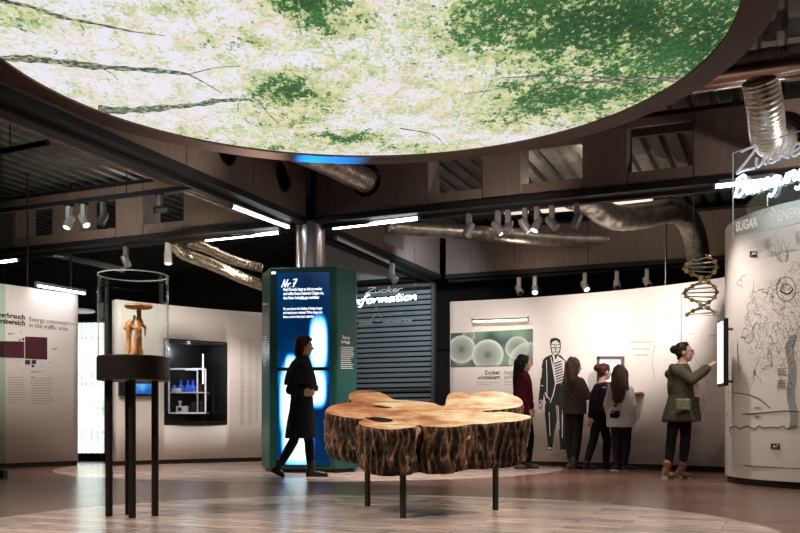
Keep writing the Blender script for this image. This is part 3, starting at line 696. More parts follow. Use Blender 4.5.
def blob(name,parts,vox,m,parent=None,sm=3,folds=0,fscale=12,fac=.5):
    """union of tapered capsules / ellipsoids grown into one continuous surface"""
    bm=bmesh.new()
    for q in parts:
        if q[0]=='c':                                        # capsule p,r,q,r2
            _,p0,r0,p1,r1=q; p0=Vector(p0);p1=Vector(p1); d=p1-p0; l=d.length
            rot=(d.normalized() if l>1e-6 else UP).to_track_quat('Z','Y').to_matrix().to_4x4()
            n=18; rg=6; vs_=[]
            rings=[(-math.cos(PI/2*k/rg)*r0, math.sin(PI/2*k/rg)*r0) for k in range(rg+1)]
            rings+=[(l+math.sin(PI/2*k/rg)*r1, math.cos(PI/2*k/rg)*r1) for k in range(rg+1)]
            rings[0]=(-r0,r0*.05); rings[-1]=(l+r1,r1*.05)
            R_=[]
            for (z_,r_) in rings: R_.append([bm.verts.new(p0+(rot@Vector((r_*math.cos(2*PI*k/n),r_*math.sin(2*PI*k/n),z_)))) for k in range(n)])
            for a,c in zip(R_,R_[1:]):
                for k in range(n): bm.faces.new((a[k],a[(k+1)%n],c[(k+1)%n],c[k]))
            bm.faces.new(R_[0][::-1]); bm.faces.new(R_[-1])
        elif q[0]=='e':                                      # ellipsoid c,(rx,ry,rz),matrix
            _,c,r,M=q; mt=Matrix.Translation(c)@(M or Matrix())@Matrix.Diagonal((*r,1))
            bmesh.ops.create_uvsphere(bm,u_segments=20,v_segments=14,radius=1,matrix=mt)
        elif q[0]=='l':                                      # loft: rings [(centre,ax,ay)]
            R_=[]
            for (c,ax,ay) in q[1]:
                n=28; R_.append([bm.verts.new(Vector(c)+Vector(ax)*math.cos(2*PI*k/n)+Vector(ay)*math.sin(2*PI*k/n)) for k in range(n)])
            for a,c in zip(R_,R_[1:]):
                for k in range(n): bm.faces.new((a[k],a[(k+1)%n],c[(k+1)%n],c[k]))
            bm.faces.new(R_[0][::-1]); bm.faces.new(R_[-1])
    bmesh.ops.recalc_face_normals(bm,faces=bm.faces)
    me=bpy.data.meshes.new(name); bm.to_mesh(me); bm.free()
    t=bpy.data.objects.new('tmp',me); COL.objects.link(t)
    r=t.modifiers.new('r','REMESH'); r.mode='VOXEL'; r.voxel_size=vox
    if sm: s_=t.modifiers.new('s','SMOOTH'); s_.iterations=sm; s_.factor=fac
    dg=bpy.context.evaluated_depsgraph_get(); dg.update()
    me2=bpy.data.meshes.new_from_object(t.evaluated_get(dg)); bpy.data.objects.remove(t)
    if folds:
        for v in me2.vertices:
            v.co+=v.normal*folds*noise.noise(Vector((v.co.x*fscale,v.co.y*fscale,v.co.z*fscale*.45)))
    me2.name=name; me2.materials.clear(); return link(name,me2,m,parent,sm=1)

M_amber=mat('amber_specimen',(.80,.34,.13),.25,noise_amt=.35,noise_scale=30,bump=.3)
z0=1.102
def pp(px,py,dy=0): return P(px,py,6.23+dy)
fig=thing('mushroom_sculpture',Vector((pc.x,pc.y,z0)),'amber sculpture of a table-like disc on knotty stems inside the glass cylinder','sculpture')
B().lathe([(.01,0),(.085,.004),(.097,.016),(.09,.028),(.02,.036)],Vector((pp(138.7,308).x,6.23,zz(309,6.23))),40).build('cap_disc',M_amber,fig,sm=50)
parts=[('c',pp(139,309),.02,pp(139,316),.012),('c',pp(139,316),.013,pp(138.5,329),.02),('c',pp(138.5,329),.022,pp(136,345),.016),('c',pp(136,345),.016,pp(134,356.5),.024),
 ('c',pp(139,329),.02,pp(140,345,.02),.012),('c',pp(140,345,.02),.012,pp(141,356.5,.03),.02),('c',pp(136,328),.018,pp(130,326),.024),('c',pp(130,326),.03,pp(127,328),.02),('c',pp(127,324),.016,pp(133,321,-.01),.012),
 ('c',pp(133,321,-.01),.011,pp(134.5,316),.009),('c',pp(129,329),.022,pp(129,342),.015),('c',pp(129,342),.016,pp(127.5,356.5),.022),('c',pp(139,318),.016,pp(142,324),.012),('c',pp(142,324),.012,pp(145,327,.02),.01),('c',pp(145,327,.02),.009,pp(145.5,336,.02),.006)]
blob('knotty_stems',parts,.005,M_amber,fig,sm=2,folds=.005,fscale=60)

# ------------------------------------------------------------ green kiosk round the column
M_green=mat('kiosk_green',(.014,.088,.078),.35,noise_amt=.08,noise_scale=2)
KZ0,KZ1=.05,2.735
kp=[(-.826,11.8),(-.584,12.1),(-.62,12.95),(-.9,13.2),(-1.6,13.25),(-1.95,12.95),(-1.90,12.4),(-1.728,11.92)]
ks=thing('information_kiosk',Vector((-1.23,12.4,0)),'dark green many-sided kiosk round the steel column with a tall blue screen','kiosk')
b=B(); n=len(kp); inner=[(-1.23+(x+1.23)*.93,12.5+(y-12.5)*.93) for x,y in kp]
b.prism(kp,KZ0,KZ1-.02); b.build('body',M_green,ks,bevel=.02)
B().prism(inner,0,.06).build('plinth',M_kick,ks)
A=Vector((-1.728,11.92,0)); Bp=Vector((-.826,11.8,0)); kd=(Bp-A).normalized(); kn=kd.cross(UP); kn=kn if kn.y<0 else -kn
def kpt(px,py,off=0): # on the front face
    # solve along A + kd*t
    s_=(px-400)/F; t=(s_*A.y-A.x)/(kd.x-s_*kd.y); p=A+kd*t; return Vector((p.x,p.y,zz(py,p.y)))+kn*off
def kpoly(b,pts,off,th): b.slab([kpt(x,y,off) for x,y in pts],kn*-th); return b
m=NT('kiosk_screen'); tc=m.n('TexCoord'); s3=m.n('SeparateXYZ'); m.l(tc.outputs['Object'],s3.inputs[0]); Zc=s3.outputs[2]; Xc=s3.outputs[0]
def ell(px,py,rx,ry,soft=6):
    c_=kpt(px,py); a1=m.math('DIVIDE',m.math('SUBTRACT',Xc,c_.x),rx/76.0); a2=m.math('DIVIDE',m.math('SUBTRACT',Zc,c_.z),ry/76.0)
    a1=m.math('POWER',m.math('ABSOLUTE',a1),3); a2=m.math('POWER',m.math('ABSOLUTE',a2),3)
    return m.math('MULTIPLY',m.math('SUBTRACT',1.35,m.math('ADD',a1,a2)),soft*.14,True)
fig_=ell(318.5,344,9.5,29)
for a in ((303,379,24,14),(289,402,10,40),(293,434,12,34),(317,388,10,20),(300,440,14,28),(291,372,7,18)): fig_=m.math('MAXIMUM',fig_,ell(*a))
nz_=m.n('TexNoise'); nz_.inputs['Scale'].default_value=1.4; m.l(tc.outputs['Object'],nz_.inputs['Vector'])
bg=m.ramp(nz_.outputs['Fac'],[(.35,(.0,.010,.040)),(.65,(.0,.028,.10))])
soft=m.ramp(fig_,[(0,(0,0,0)),(.3,(.0,.12,.5)),(.65,(.25,.7,1)),(.95,(.9,1,1))])
cc=m.mix(1.0,bg,soft,'ADD'); m.l(cc,m.b.inputs['Emission Color']); m.b.inputs['Emission Strength'].default_value=1.5; m.b.inputs['Base Color'].default_value=(.004,.01,.03,1); m.b.inputs['Roughness'].default_value=.15
kpoly(B(),[(277.5,273),(329.5,272),(329.5,465),(277.5,464.5)],.008,.008).build('screen',m.m,ks)
b=B(); kpoly(b,[(277.5,367.5),(329.5,367),(329.5,370.5),(277.5,371)],.012,.004); b.build('screen_joint',M_blackmatte,ks)
M_lit=mat('lit_text',(1,1,1),.5,emit=(.85,.93,1),es=1.3)
script('screen_title','Nr.7',kpt(281.5,287.5,.012),kd,.20,.105,.0075,M_lit,ks)
for i,s_ in enumerate(('Hast Du auch Angst zu dick zu werden','und willst Deine Kalorien? Zeigen sie,','dass Deine Sucht für uns unsichtbar')):
    text('screen_text',s_,kpt(283.5,290+4.2*i+.9,.012),kd,.052,M_lit,ks,width=(39.5,41.5,37)[i]/76.2,bold=.0012)
for i,s_ in enumerate(('Do you know the feeling of being hungry','and watch your calories? What image you','have a more than just calories')):
    text('screen_text',s_,kpt(283.5,306+4+i*4.0,.012),kd,.046,M_lit,ks,width=(40,40,31)[i]/76.2,bold=.0008)
text('screen_text','selfmade',kpt(300,299.6,.012),kd,.04,M_lit,ks,width=8/76.)
kpoly(B(),[(271.5,271.8),(275.8,271.6),(275.8,274),(271.5,274.2)],.006,.006).build('lamp_dot',M_lit,ks)
# side faces text
RA=Vector((-.826,11.8,0)); RB=Vector((-.584,12.1,0)); rd=(RB-RA).normalized(); rn=rd.cross(UP); rn=rn if rn.y<0 else -rn
def rpt(px,py,off=.006):
    s_=(px-400)/F; t=(s_*RA.y-RA.x)/(rd.x-s_*rd.y); p=RA+rd*t; return Vector((p.x,p.y,zz(py,p.y)))+rn*off
M_wtxt=mat('white_lettering',(.75,.85,.82),.6)
text('side_title','Energy',rpt(342,338.5),rd,.06,M_wtxt,ks,bold=.002,width=.15); text('side_title','for People',rpt(341,343),rd,.06,M_wtxt,ks,bold=.002,width=.17)
b=B(); r=random.Random(4)
for i in range(12):
    y=347+i*1.9; x=340.5; xe=354-r.random()*4
    b.slab([rpt(x,y),rpt(xe,y),rpt(xe,y+.7),rpt(x,y+.7)],rn*-.003)
b.build('side_text',M_wtxt,ks)
LA=Vector((-1.90,12.4,0)); LB=Vector((-1.728,11.92,0)); ld=(LB-LA).normalized(); ln=ld.cross(UP); ln=ln if ln.y<0 else -ln
def lpt(px,py,off=.006):
    s_=(px-400)/F; t=(s_*LA.y-LA.x)/(ld.x-s_*ld.y); p=LA+ld*t; return Vector((p.x,p.y,zz(py,p.y)))+ln*off
b=B()
for i in range(13):
    y=336+i*2.4; xe=267.2-r.random()*1.5; b.slab([lpt(263.8,y),lpt(xe,y),lpt(xe,y+1),lpt(263.8,y+1)],ln*-.003)
b.slab([lpt(263,303.3),lpt(268.5,303.3),lpt(268.5,305),lpt(263,305)],ln*-.003)  # no lettering: white bar standing for a fluorescent tube's reflection
b.build('side_text',M_wtxt,ks)

# ------------------------------------------------------------ neon signs on hung glass panes
def neon(o,right,L_,H_,label,bright,cable_top):
    n=UP.cross(right); n=n if n.y<0 else -n
    t=thing('neon_sign',o,label,'neon sign')
    c=o+right*(L_/2)+UP*(H_/2); B().box(c,L_,.008,H_,right,n).build('glass_pane',M_glass,t)
    b=B()
    eg=.008 if bright else .004
    for (dx,w,z_,h) in ((L_/2,L_,0,eg),(L_/2,L_,H_,eg)): b.box(o+right*dx+UP*z_,w,.012,h,right,n)
    for x in(0,L_): b.box(o+right*x+UP*(H_/2),eg,.012,H_,right,n)
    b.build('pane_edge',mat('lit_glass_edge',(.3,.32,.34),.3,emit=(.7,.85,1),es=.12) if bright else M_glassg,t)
    b=B()
    for x in(.02,L_-.02): B().tube([o+right*x+UP*H_,Vector((o.x+right.x*x,o.y+right.y*x,cable_top))],.003,6).build('cable',M_trim,t)
    return t,n
rr=Vector((.479,-.878,0)).normalized()
no=P(733,238,9.0)
t,n=neon(no,rr,1.9,(238-153)/F*9.0,'glass pane with neon handwriting above the white curved drum at right',True,HC)
def npt(a,z_): return no+rr*a+UP*z_+n*.012
def pxa(px): s_=(px-400)/F; return (s_*no.y-no.x)/(rr.x-s_*rr.y)
a0=pxa(737); script('white_script','Zucker',npt(a0,.63),rr,pxa(812)-a0,.21,.0125,M_unlit_glow,t)
a0=pxa(735); script('neon_script','Bewegung',npt(a0,.405),rr,pxa(806)-a0,.185,.011,M_neon,t)
script('neon_script','Bewegung',npt(a0+.012,.39)+n*.02,rr,pxa(806)-a0,.185,.010,M_neon,t)
text('sign_text','SUGAR',npt(pxa(736.5),.055),rr,.135,M_print,t,width=pxa(758.5)-pxa(736.5),bold=.004)
text('sign_text','ENERGY',npt(pxa(778),.06),rr,.135,M_print,t,width=pxa(812)-pxa(778),bold=.004)
b=B()
for (x0,y0,x1,y1) in ((768.3,196,768.3,206),(759,218,764.5,210),(769.5,212,775,217.5),(772.5,208,777.5,213)):
    def q(px,py): a=pxa(px); Y=no.y+rr.y*a; return npt(a,0)+UP*(zz(py,Y)-no.z)
    b.tube([q(x0,y0),q(x1,y1)],.006,6)
b.build('molecule_lines',M_print,t)
no2=P(350,328,14.2); r2=U.copy()
t2,n2=neon(no2,r2,1.12,(328-288)/F*14.2,'glass pane with neon handwriting reading Information in front of the slatted screen',False,3.34)
def npx(px): s_=(px-400)/F; return (s_*no2.y-no2.x)/(r2.x-s_*r2.y)
def npt2(px,py): a=npx(px); p=no2+r2*a; return Vector((p.x,p.y,zz(py,p.y)))+n2*.012
script('white_script','Zucker',npt2(365.5,293.5),r2,npx(402)-npx(365.5),.085,.0065,M_unlit_glow,t2)
script('neon_script','nformation',npt2(354,304.5),r2,npx(417)-npx(354),.13,.0125,M_neon,t2,slope=.02)
text('sign_text','SUGAR',npt2(359,325),r2,.07,M_print,t2,width=npx(373)-npx(359),bold=.002)
text('sign_text','INFORMATION',npt2(383,323.5),r2,.07,M_print,t2,width=npx(412)-npx(383),bold=.002)
b=B()
for (x0,y0,x1,y1) in ((376.5,307,376.5,311),(372,319,376,314),(378,313,382,317),(376,321,381,321),(394,313.5,403,313)): b.tube([npt2(x0,y0),npt2(x1,y1)],.005,6)
b.build('molecule_lines',M_print,t2)

# ------------------------------------------------------------ white drum at the right
DCN=Vector((5.15,9.7,0)); DR=1.55
m=NT('drum_print'); tc=m.n('TexCoord'); sp3=m.n('SeparateXYZ'); m.l(tc.outputs['Object'],sp3.inputs[0])
vo=m.n('TexVoronoi',feature='DISTANCE_TO_EDGE'); vo.inputs['Scale'].default_value=13
nzz=m.n('TexNoise'); nzz.inputs['Scale'].default_value=9; m.l(tc.outputs['Object'],nzz.inputs['Vector'])
vs1=m.n('VectorMath',operation='SCALE'); vs1.inputs['Scale'].default_value=.35; m.l(nzz.outputs['Color'],vs1.inputs[0])
va=m.n('VectorMath',operation='ADD'); m.l(tc.outputs['Object'],va.inputs[0]); m.l(vs1.outputs[0],va.inputs[1]); m.l(va.outputs[0],vo.inputs['Vector'])
line=m.math('MULTIPLY',m.math('SUBTRACT',.055,vo.outputs['Distance']),30,True)
def reg(cy,cz,ry,rz,k=3):
    a1=m.math('DIVIDE',m.math('SUBTRACT',sp3.outputs[1],cy),ry); a2=m.math('DIVIDE',m.math('SUBTRACT',sp3.outputs[2],cz),rz)
    return m.math('MULTIPLY',m.math('SUBTRACT',1,m.math('ADD',m.math('MULTIPLY',a1,a1),m.math('MULTIPLY',a2,a2))),k,True)
R_=m.math('MAXIMUM',reg(9.05,1.62,.45,.52),m.math('MAXIMUM',reg(8.75,1.95,.2,.35),reg(8.35,1.4,.33,.75)))
c=m.mix(m.math('MULTIPLY',m.math('MULTIPLY',line,R_),.75),(.72,.655,.60),(.16,.13,.12)); m.l(c,m.b.inputs['Base Color']); m.b.inputs['Roughness'].default_value=.5
drum=thing('display_drum',DCN,'tall white drum-shaped display wall covered in fine line drawings at the right','display drum')
B().lathe([(DR,.07),(DR,2.83),(DR-.06,2.83),(DR-.06,.07)],DCN,160,closed=True).build('curved_shell',m.m,drum,sm=40)
B().lathe([(DR-.03,0),(DR-.03,.075)],DCN,120).build('kickboard',M_kick,drum,sm=40)
def dp(px,py,off=.004):
    s_=(px-400)/F; d=Vector((s_,1,0)); a=d.dot(d); bq=-2*d.dot(DCN); cq=DCN.dot(DCN)-(DR+off)**2
    disc_=bq*bq-4*a*cq; t_=(-bq-math.sqrt(max(disc_,0)))/(2*a); return Vector((s_*t_,t_,zz(py,t_)))
b=B()
def dline(pts,r=.004,k=5): b.tube(spline([dp(x,y,.002) for x,y in pts],k),r,5)
rnd=random.Random(3)
dline([(726,464.5),(745,465.5),(770,467),(799,468.5)],.004)
dline([(727,415),(745,414),(765,412.5),(785,410.8),(799,411.5)],.0055)
dline([(728,392),(738,393),(750,395),(760,399),(766,404),(770,408)],.0035)
pts=[(729,427+(1.5 if i%2 else 0)) for i in range(1)]+[(731+4*i,427.5-(i%3==1)*1.6+(i%4==2)*1.2) for i in range(18)]; dline(pts,.0055)
dline([(731,428),(729.5,431),(731.5,435)],.004)
for i in range(70):      # roots and twigs of the drawing
    x=rnd.uniform(740,798); y=rnd.uniform(270,385); 
    q=[(x,y)]
    for k in range(4): x+=rnd.uniform(-4,4); y+=rnd.uniform(-1,7); q.append((min(799,max(736,x)),y))
    dline(q,.0012,3)
for i in range(9):       # crown
    x=784+rnd.uniform(-3,5); q=[(x,262)]; 
    for k in range(4): x+=rnd.uniform(-5,3); q.append((x,262-4.5*(k+1)*rnd.random()-2*k))
    dline(q,.0013,3)
for i in range(7):
    x=790+i*1.2; dline([(x,335),(x-4,350),(x-1,372),(x-3,395),(x+1,418),(x-2,430)],.0025)
b.build('line_drawing',mat('drawing_ink',(.13,.11,.10),.7),drum,sm=1)
b=B(); b.tube(spline([dp(786+9.5*math.cos(a),289+12*math.sin(a),.002) for a in np.arange(0,2*PI,.5)],3,True),.003,5,closed=True)
b.tube(spline([dp(x,y,.003) for x,y in ((780,290),(784,293),(789,293.5),(793,289))],4),.006,5)
b.tube(spline([dp(x,y,.003) for x,y in ((780,290),(783,285),(788,284),(793,289))],4),.003,5)
b.build('molecule_ring',M_ink,drum,sm=1)
def dtag(x0,y0,x1,y1,s_):
    b=B(); b.slab([dp(x0,y1,.008),dp(x1,y1,.008),dp(x1,y0,.008),dp(x0,y0,.008)],Vector((0,.006,0))); o=b.build('number_tag',M_ink,drum)
    r_=dp(x1,y0)-dp(x0,y0); text('tag_text',s_,dp(x0+1.5,y1-1.2,.016),Vector((r_.x,r_.y,0)),.045,M_paper,o,width=Vector((r_.x,r_.y)).length*.66)
dtag(771,443.6,780,449,'A7'); dtag(750,251.2,757,256.8,'A6')
b=B(); r=random.Random(8)
for (x0,x1,ys) in ((777.5,787,[368+1.6*i for i in range(5)]+[380+1.5*i for i in range(6)]),(754,762,[407,408.5]),(755,762,[416,417.5])):
    for y in ys: xe=x1-r.random()*3; b.slab([dp(x0,y),dp(xe,y),dp(xe,y+.7),dp(x0,y+.7)],Vector((0,.003,0)))
b.build('caption_text',mat('caption_ink',(.22,.19,.17),.6),drum)
# wall mounted touch screen at the drum edge
ts=thing('touch_screen',P(722,352,9.8),'narrow upright lit touch screen seen edge-on at left side of the drum','screen')
a=P(717.3,0,9.72); c=P(723.0,0,9.45); d=(c-a); d.z=0; ax=Vector((d.x,d.y,0)).normalized(); 
zc=zz(353,9.6); hh=(386.5-320)/F*9.6
nn_=UP.cross(ax); nn_=nn_ if nn_.x<0 else -nn_
cen=(Vector((a.x,a.y,0))+Vector((c.x,c.y,0)))/2+UP*zc
B().box(cen-nn_*.03,d.length+.02,.05,hh,ax,nn_).build('housing',M_kick,ts,bevel=.006)
B().box(cen+nn_*-.003,d.length-.03,.012,hh-.06,ax,nn_).build('lit_screen',mat('touch_screen_white',(.9,.9,.9),.3,emit=(1,.97,.98),es=1.6),ts)
for z_ in(-hh/2+.05,hh/2-.1): B().tube([cen+UP*z_-nn_*.05,cen+UP*z_-nn_*.05+Vector((.09,.03,0))],.015,10).build('bracket',M_trim,ts)
# wall drawing lines behind the woman
wl=thing('wall_drawing',wallp(WR,681,1.2,.01),'thin line drawings and captions on white wall behind the woman in the green parka','wall drawing')
b=B(); M_line=mat('wall_line_grey',(.34,.30,.27),.6)
def wline(pts,th=.6):
    for (xa,ya),(xb,yb) in zip(pts,pts[1:]):
        dx,dy=xb-xa,yb-ya; l=math.hypot(dx,dy) or 1; ox,oy=-dy/l*th/2,dx/l*th/2
        onwall(WR,[(xa+ox,ya+oy),(xb+ox,yb+oy),(xb-ox,yb-oy),(xa-ox,ya-oy)],.004,.003,b)
for y0 in range(293,345,4): wline([(681.3,y0),(681.3,y0+4)],1.1)
wline([(701,315),(710,315.5),(719,315.8)],.6); wline([(709,336),(716,335.4)],.6)
wline([(640,451),(660,452.5),(680,454),(700,456),(720,458)],.5); wline([(694,452),(702,452.6),(709,453)],.6)
for q in ([(703,398),(705,404),(702,412),(700,420),(703,426),(701,434)],[(697,424),(694,436),(695,446),(697,452)],[(686,340),(690,352),(704,372),(712,398)],[(655,345),(652,360),(655,380)]): wline(q,.35)
for (x,y,w) in ((667,316,14),(671,321,7),(630,342,22),(632,349,18),(634,355,15),(688,334,6),(706,414,12),(712,420,6)): 
    wline([(x,y),(x+w*.45,y)],.5); wline([(x+w*.52,y),(x+w,y)],.5)
b.build('drawn_lines',M_line,wl)
# photo panel with dandelion-like spheres
m=NT('sphere_photograph'); tc=m.n('TexCoord'); s3=m.n('SeparateXYZ'); m.l(tc.outputs['Object'],s3.inputs[0])
X_,Z_=s3.outputs[0],s3.outputs[2]
nb=m.n('TexNoise'); nb.inputs['Scale'].default_value=2.0; nb.inputs['Detail'].default_value=1; m.l(tc.outputs['Object'],nb.inputs['Vector'])
c=m.ramp(nb.outputs['Fac'],[(.38,(.045,.095,.09)),(.5,(.15,.24,.20)),(.62,(.22,.40,.22))])
for (px,py,r_,i_) in ((468.5,336,6.5,.6),(517,348,11.5,.8),(529,362,20,.7),(461.5,349.5,14,1),(487.5,355,15.5,1)):
    w_=wallp(WR,px,wz(WR,px,py)); rm=r_/F*WR(px)
    dx=m.math('SUBTRACT',X_,w_.x); dz=m.math('SUBTRACT',Z_,w_.z); dx=m.math('MULTIPLY',dx,1.02)
    d=m.math('DIVIDE',m.math('SQRT',m.math('ADD',m.math('MULTIPLY',dx,dx),m.math('MULTIPLY',dz,dz))),rm)
    ang=m.math('ARCTAN2',dx,dz); sp_n=m.n('TexNoise'); cb=m.n('CombineXYZ'); m.l(m.math('MULTIPLY',ang,9),cb.inputs[0]); m.l(m.math('MULTIPLY',d,2.5),cb.inputs[1]); m.l(cb.outputs[0],sp_n.inputs['Vector']); sp_n.inputs['Scale'].default_value=2
    body=m.ramp(m.math('ADD',d,m.math('MULTIPLY',m.math('SUBTRACT',sp_n.outputs['Fac'],.5),.28)),[(0,(.12,.13,.12)),(.3,(.30,.34,.31)),(.75,(.42,.50,.44)),(.95,(.72,.78,.70))])
    msk=m.math('MULTIPLY',m.math('MULTIPLY',m.math('SUBTRACT',1.03,d),14,True),i_)
    c=m.mix(msk,c,body)
m.l(c,m.b.inputs['Base Color']); m.b.inputs['Roughness'].default_value=.45
pn=thing('photo_panel',wallp(WR,490,1.9,.01),'wide green photograph of fuzzy round seed heads printed on the white wall','wall panel')
xs=[451+ (533-451)*i/14 for i in range(15)]
vs=[];fs=[]
def line2(x,xa,ya,xb,yb): return ya+(yb-ya)*(x-xa)/(xb-xa)
for x in xs: vs+=[wallp(WR,x,wz(WR,x,line2(x,450,366.5,533,365)),.02),wallp(WR,x,wz(WR,x,line2(x,450,333.5,533,329)),.02)]
for i in range(14): fs.append((2*i,2*i+2,2*i+3,2*i+1))
o=mesh('photograph',vs,fs,m.m,pn); md=o.modifiers.new('s','SOLIDIFY'); md.thickness=.015; md.offset=-1
wtext('title_text','Zucker',WR,500,374,.085,M_ink,pn,'RIGHT',bold=.001); wtext('title_text','buchstabiert',WR,500,378.8,.085,M_ink,pn,'RIGHT',bold=.001)
wtext('title_text','Sugar',WR,504,374,.08,M_grey,pn); wtext('title_text','spelled',WR,504,378.6,.08,M_grey,pn)
greek('body_text',WR,477,500,382,384,2,M_grey,pn); greek('body_text',WR,504,520,381.5,384,2,M_grey,pn)
# printed figure of a man in a suit (flat, on the wall)
mn=thing('printed_man',wallp(WR,553,1.1,.01),'life-size black print of a suited man with striped tie on white wall','wall graphic')
def wl_(pts,o,th=.003,bb=None): return onwall(WR,pts,o,th,bb)
dark=B()
wl_([(546,357),(552,354.5),(554,361),(556,354),(561,355.5),(566,361),(568,372),(569,388),(570,399),(566,400),(565,405),(556,405),(546,404.5),(544,394),(543,402),(538.5,400.5),(540,386),(541.5,368),(543,360)],.004,.003,dark)
wl_([(545,404),(556,405),(557,420),(554,434),(552.5,447),(548,446),(546.5,430),(545,415)],.004,.003,dark)
wl_([(557,405),(567,404),(567,420),(566,436),(565.5,450),(560.5,449),(559,432),(557.5,415)],.004,.003,dark)
wl_([(550,341),(551.5,338.5),(556,337.8),(560,339.5),(561,344),(560.6,347),(559.8,343.5),(557,340.5),(553,341.2),(551.2,344),(550.6,347.5)],.004,.003,dark)
for q in ([(550.4,344.6),(555.2,344.2),(555.2,348),(551,348.3)],[(556.4,344.2),(560.8,344.4),(560.3,348),(556.6,348)]): wl_(q,.004,.003,dark)
wl_([(550.6,347),(551.2,347),(552.6,352.5),(554.5,355),(553.6,355),(551.5,352.5)],.004,.003,dark); wl_([(560.3,347),(561,347),(559.8,352.5),(556.8,355.3),(556.2,354.6),(558.8,352)],.004,.003,dark)
wl_([(553.6,351.6),(557.8,351.4),(557.8,352.3),(553.6,352.5)],.004,.003,dark); wl_([(555.3,347.5),(555.9,347.5),(556.6,350.2),(555.2,350.4)],.004,.003,dark)
wl_([(547,446),(552.6,447),(551.5,450),(546.5,449.5)],.004,.003,dark); wl_([(560,449),(566,450),(565.5,452),(560.5,451.5)],.004,.003,dark)
wl_([(538.6,401.5),(541,402),(542.4,406),(541,409.5),(539.2,408)],.004,.003,dark)
dark.build('suit_print',M_ink,mn)
lt=B()
wl_([(553.5,355),(557.5,355.5),(565,361),(563.5,378),(562,384),(556.5,384.5),(553.5,370)],.0075,.003,lt)
for q in ([(551.1,345.3),(554.6,344.9),(554.6,347.3),(551.5,347.6)],[(557,344.9),(560.2,345.1),(559.9,347.3),(557.1,347.3)]): wl_(q,.0075,.003,lt)
for q in ([(539.4,403),(540.6,403.2),(541.5,406.3),(540.6,408),(539.7,406.5)],[(547.8,447),(551.6,447.6),(550.8,449.2),(547.2,448.8)],[(561,449.8),(565.2,450.4),(564.8,451.4),(561.2,451)]): wl_(q,.0075,.003,lt)
for q in ([(546.2,360),(546.8,360),(547.5,380),(547.2,398),(546.6,398),(546.8,380)],[(541.6,368),(542.2,368),(541.6,378),(541,378)],[(545,392),(550,399),(549.6,400),(544.8,393.5)],[(550.5,357),(551.2,357),(553.8,368),(556,384),(553.8,395),(550.5,403),(550,402.6),(553,394),(555.2,384),(552.8,369)],
          [(566,363),(566.6,363),(567,380),(566.4,392),(566,380)],[(549,412),(549.6,412),(550.4,436),(549.8,436)],[(562.2,410),(562.8,410),(562.6,438),(562,438)],[(558,406),(558.6,406),(559.6,430),(559,430)],[(540.4,399.6),(543.4,400.4),(543.3,401.2),(540.2,400.4)],[(541,385),(543.4,385.5),(543.3,386.3),(541,385.8)]): wl_(q,.0075,.003,lt)
lt.build('paper_white',M_paper,mn)
dk=B()
for i in range(9):
    y=361+i*2.6; x=556+i*.35; wl_([(x-1.8,y+2.2),(x+5.8,y-.6),(x+5.8,y+.6),(x-1.8,y+3.5)],.011,.003,dk)
wl_([(554.6,355),(557.4,355.3),(556.4,359),(555.3,359)],.011,.003,dk)
dk.build('tie_stripes',M_ink,mn)
gb=B(); wl_([(537,457.5),(566,458.8),(566,459.2),(537,457.9)],.004,.003,gb)
for i in range(5): wl_([(540+i*5.4,455),(543.8+i*5.4,455.2),(543.8+i*5.4,456.4),(540+i*5.4,456.2)],.004,.003,gb)
gb.build('caption_text',M_grey,mn)
# framed screen standing off the wall + little shelf
fr=thing('framed_display',P(610,366,13.05),'grey square frame with lit white centre mounted on wall behind two visitors','display')
b=B(); Yf=13.05
rect(b,597,356.5,624,359.2,Yf,.06); rect(b,597,356.5,599.3,384,Yf,.06); rect(b,620.8,357.5,623.6,384,Yf,.08); rect(b,597,381.5,624,384,Yf,.06)
b.build('frame',mat('frame_taupe',(.10,.085,.08),.45),fr); rect(B(),599.3,359.2,620.8,381.5,Yf+.02,.02).build('lit_face',mat('frame_white',(.9,.88,.88),.4,emit=(1,.95,.96),es=.9),fr)
rect(B(),606,366,614,376,Yf+.15,.25).build('wall_mount',M_trim,fr)
sf=thing('wall_shelf',P(636,393,12.9),'small dark ledge sticking out of the wall right of the pale hoodie','ledge')
b=B(); b.slab([P(628,393.5,12.75),P(642,391.5,12.6),P(645,393.2,12.95),P(633,394.8,13.05)],UP*-.02); b.build('ledge_board',mat('ledge_brown',(.34,.22,.15),.5),sf)
b=B(); b.box(P(637,394.8,12.98),.03,.12,.03); b.build('bracket',M_trim,sf)
# ------------------------------------------------------------ hanging helix model
M_gold=mat('gold_metal',(.55,.36,.09),.3,.8,noise_amt=.2,noise_scale=20); M_ball=mat('ivory_ball',(.75,.66,.46),.35); M_rod=mat('pale_green_rod',(.45,.50,.42),.35,.5)
hy=10.6
hx=thing('helix_model',P(700,252,hy),'hanging gold and ivory double helix model above the woman in the green parka','model')
def hp(py,ph):
    a=PI*(py-282)/25.5+ph; return P(700.5,py,hy)+Vector((math.sin(a)*.185,-math.cos(a)*.14,0))
for ph in(0,PI):
    pts=[hp(y,ph) for y in np.arange(257,315,1.0)]
    B().tube(pts,.011,8).build('strand',M_gold,hx,sm=1)
b=B(); bb=B(); c_=B()
for i,y in enumerate(np.arange(259,314,4.2)):
    a,c=hp(y,0),hp(y,PI); B().tube([a,c],.008,8).build('rung',M_rod,hx,sm=1)
    for q in(a,c): B().lathe([(.002,-.028),(.02,-.02),(.028,0),(.02,.02),(.002,.028)],q,12).build('ball',M_ball if i%2 else M_gold,hx,sm=1)
B().tube([P(700,256,hy),P(694,250,hy+.05),Vector((P(694,250,hy).x,hy+.05,HC))],.004,6).build('hanging_wire',M_trim,hx)

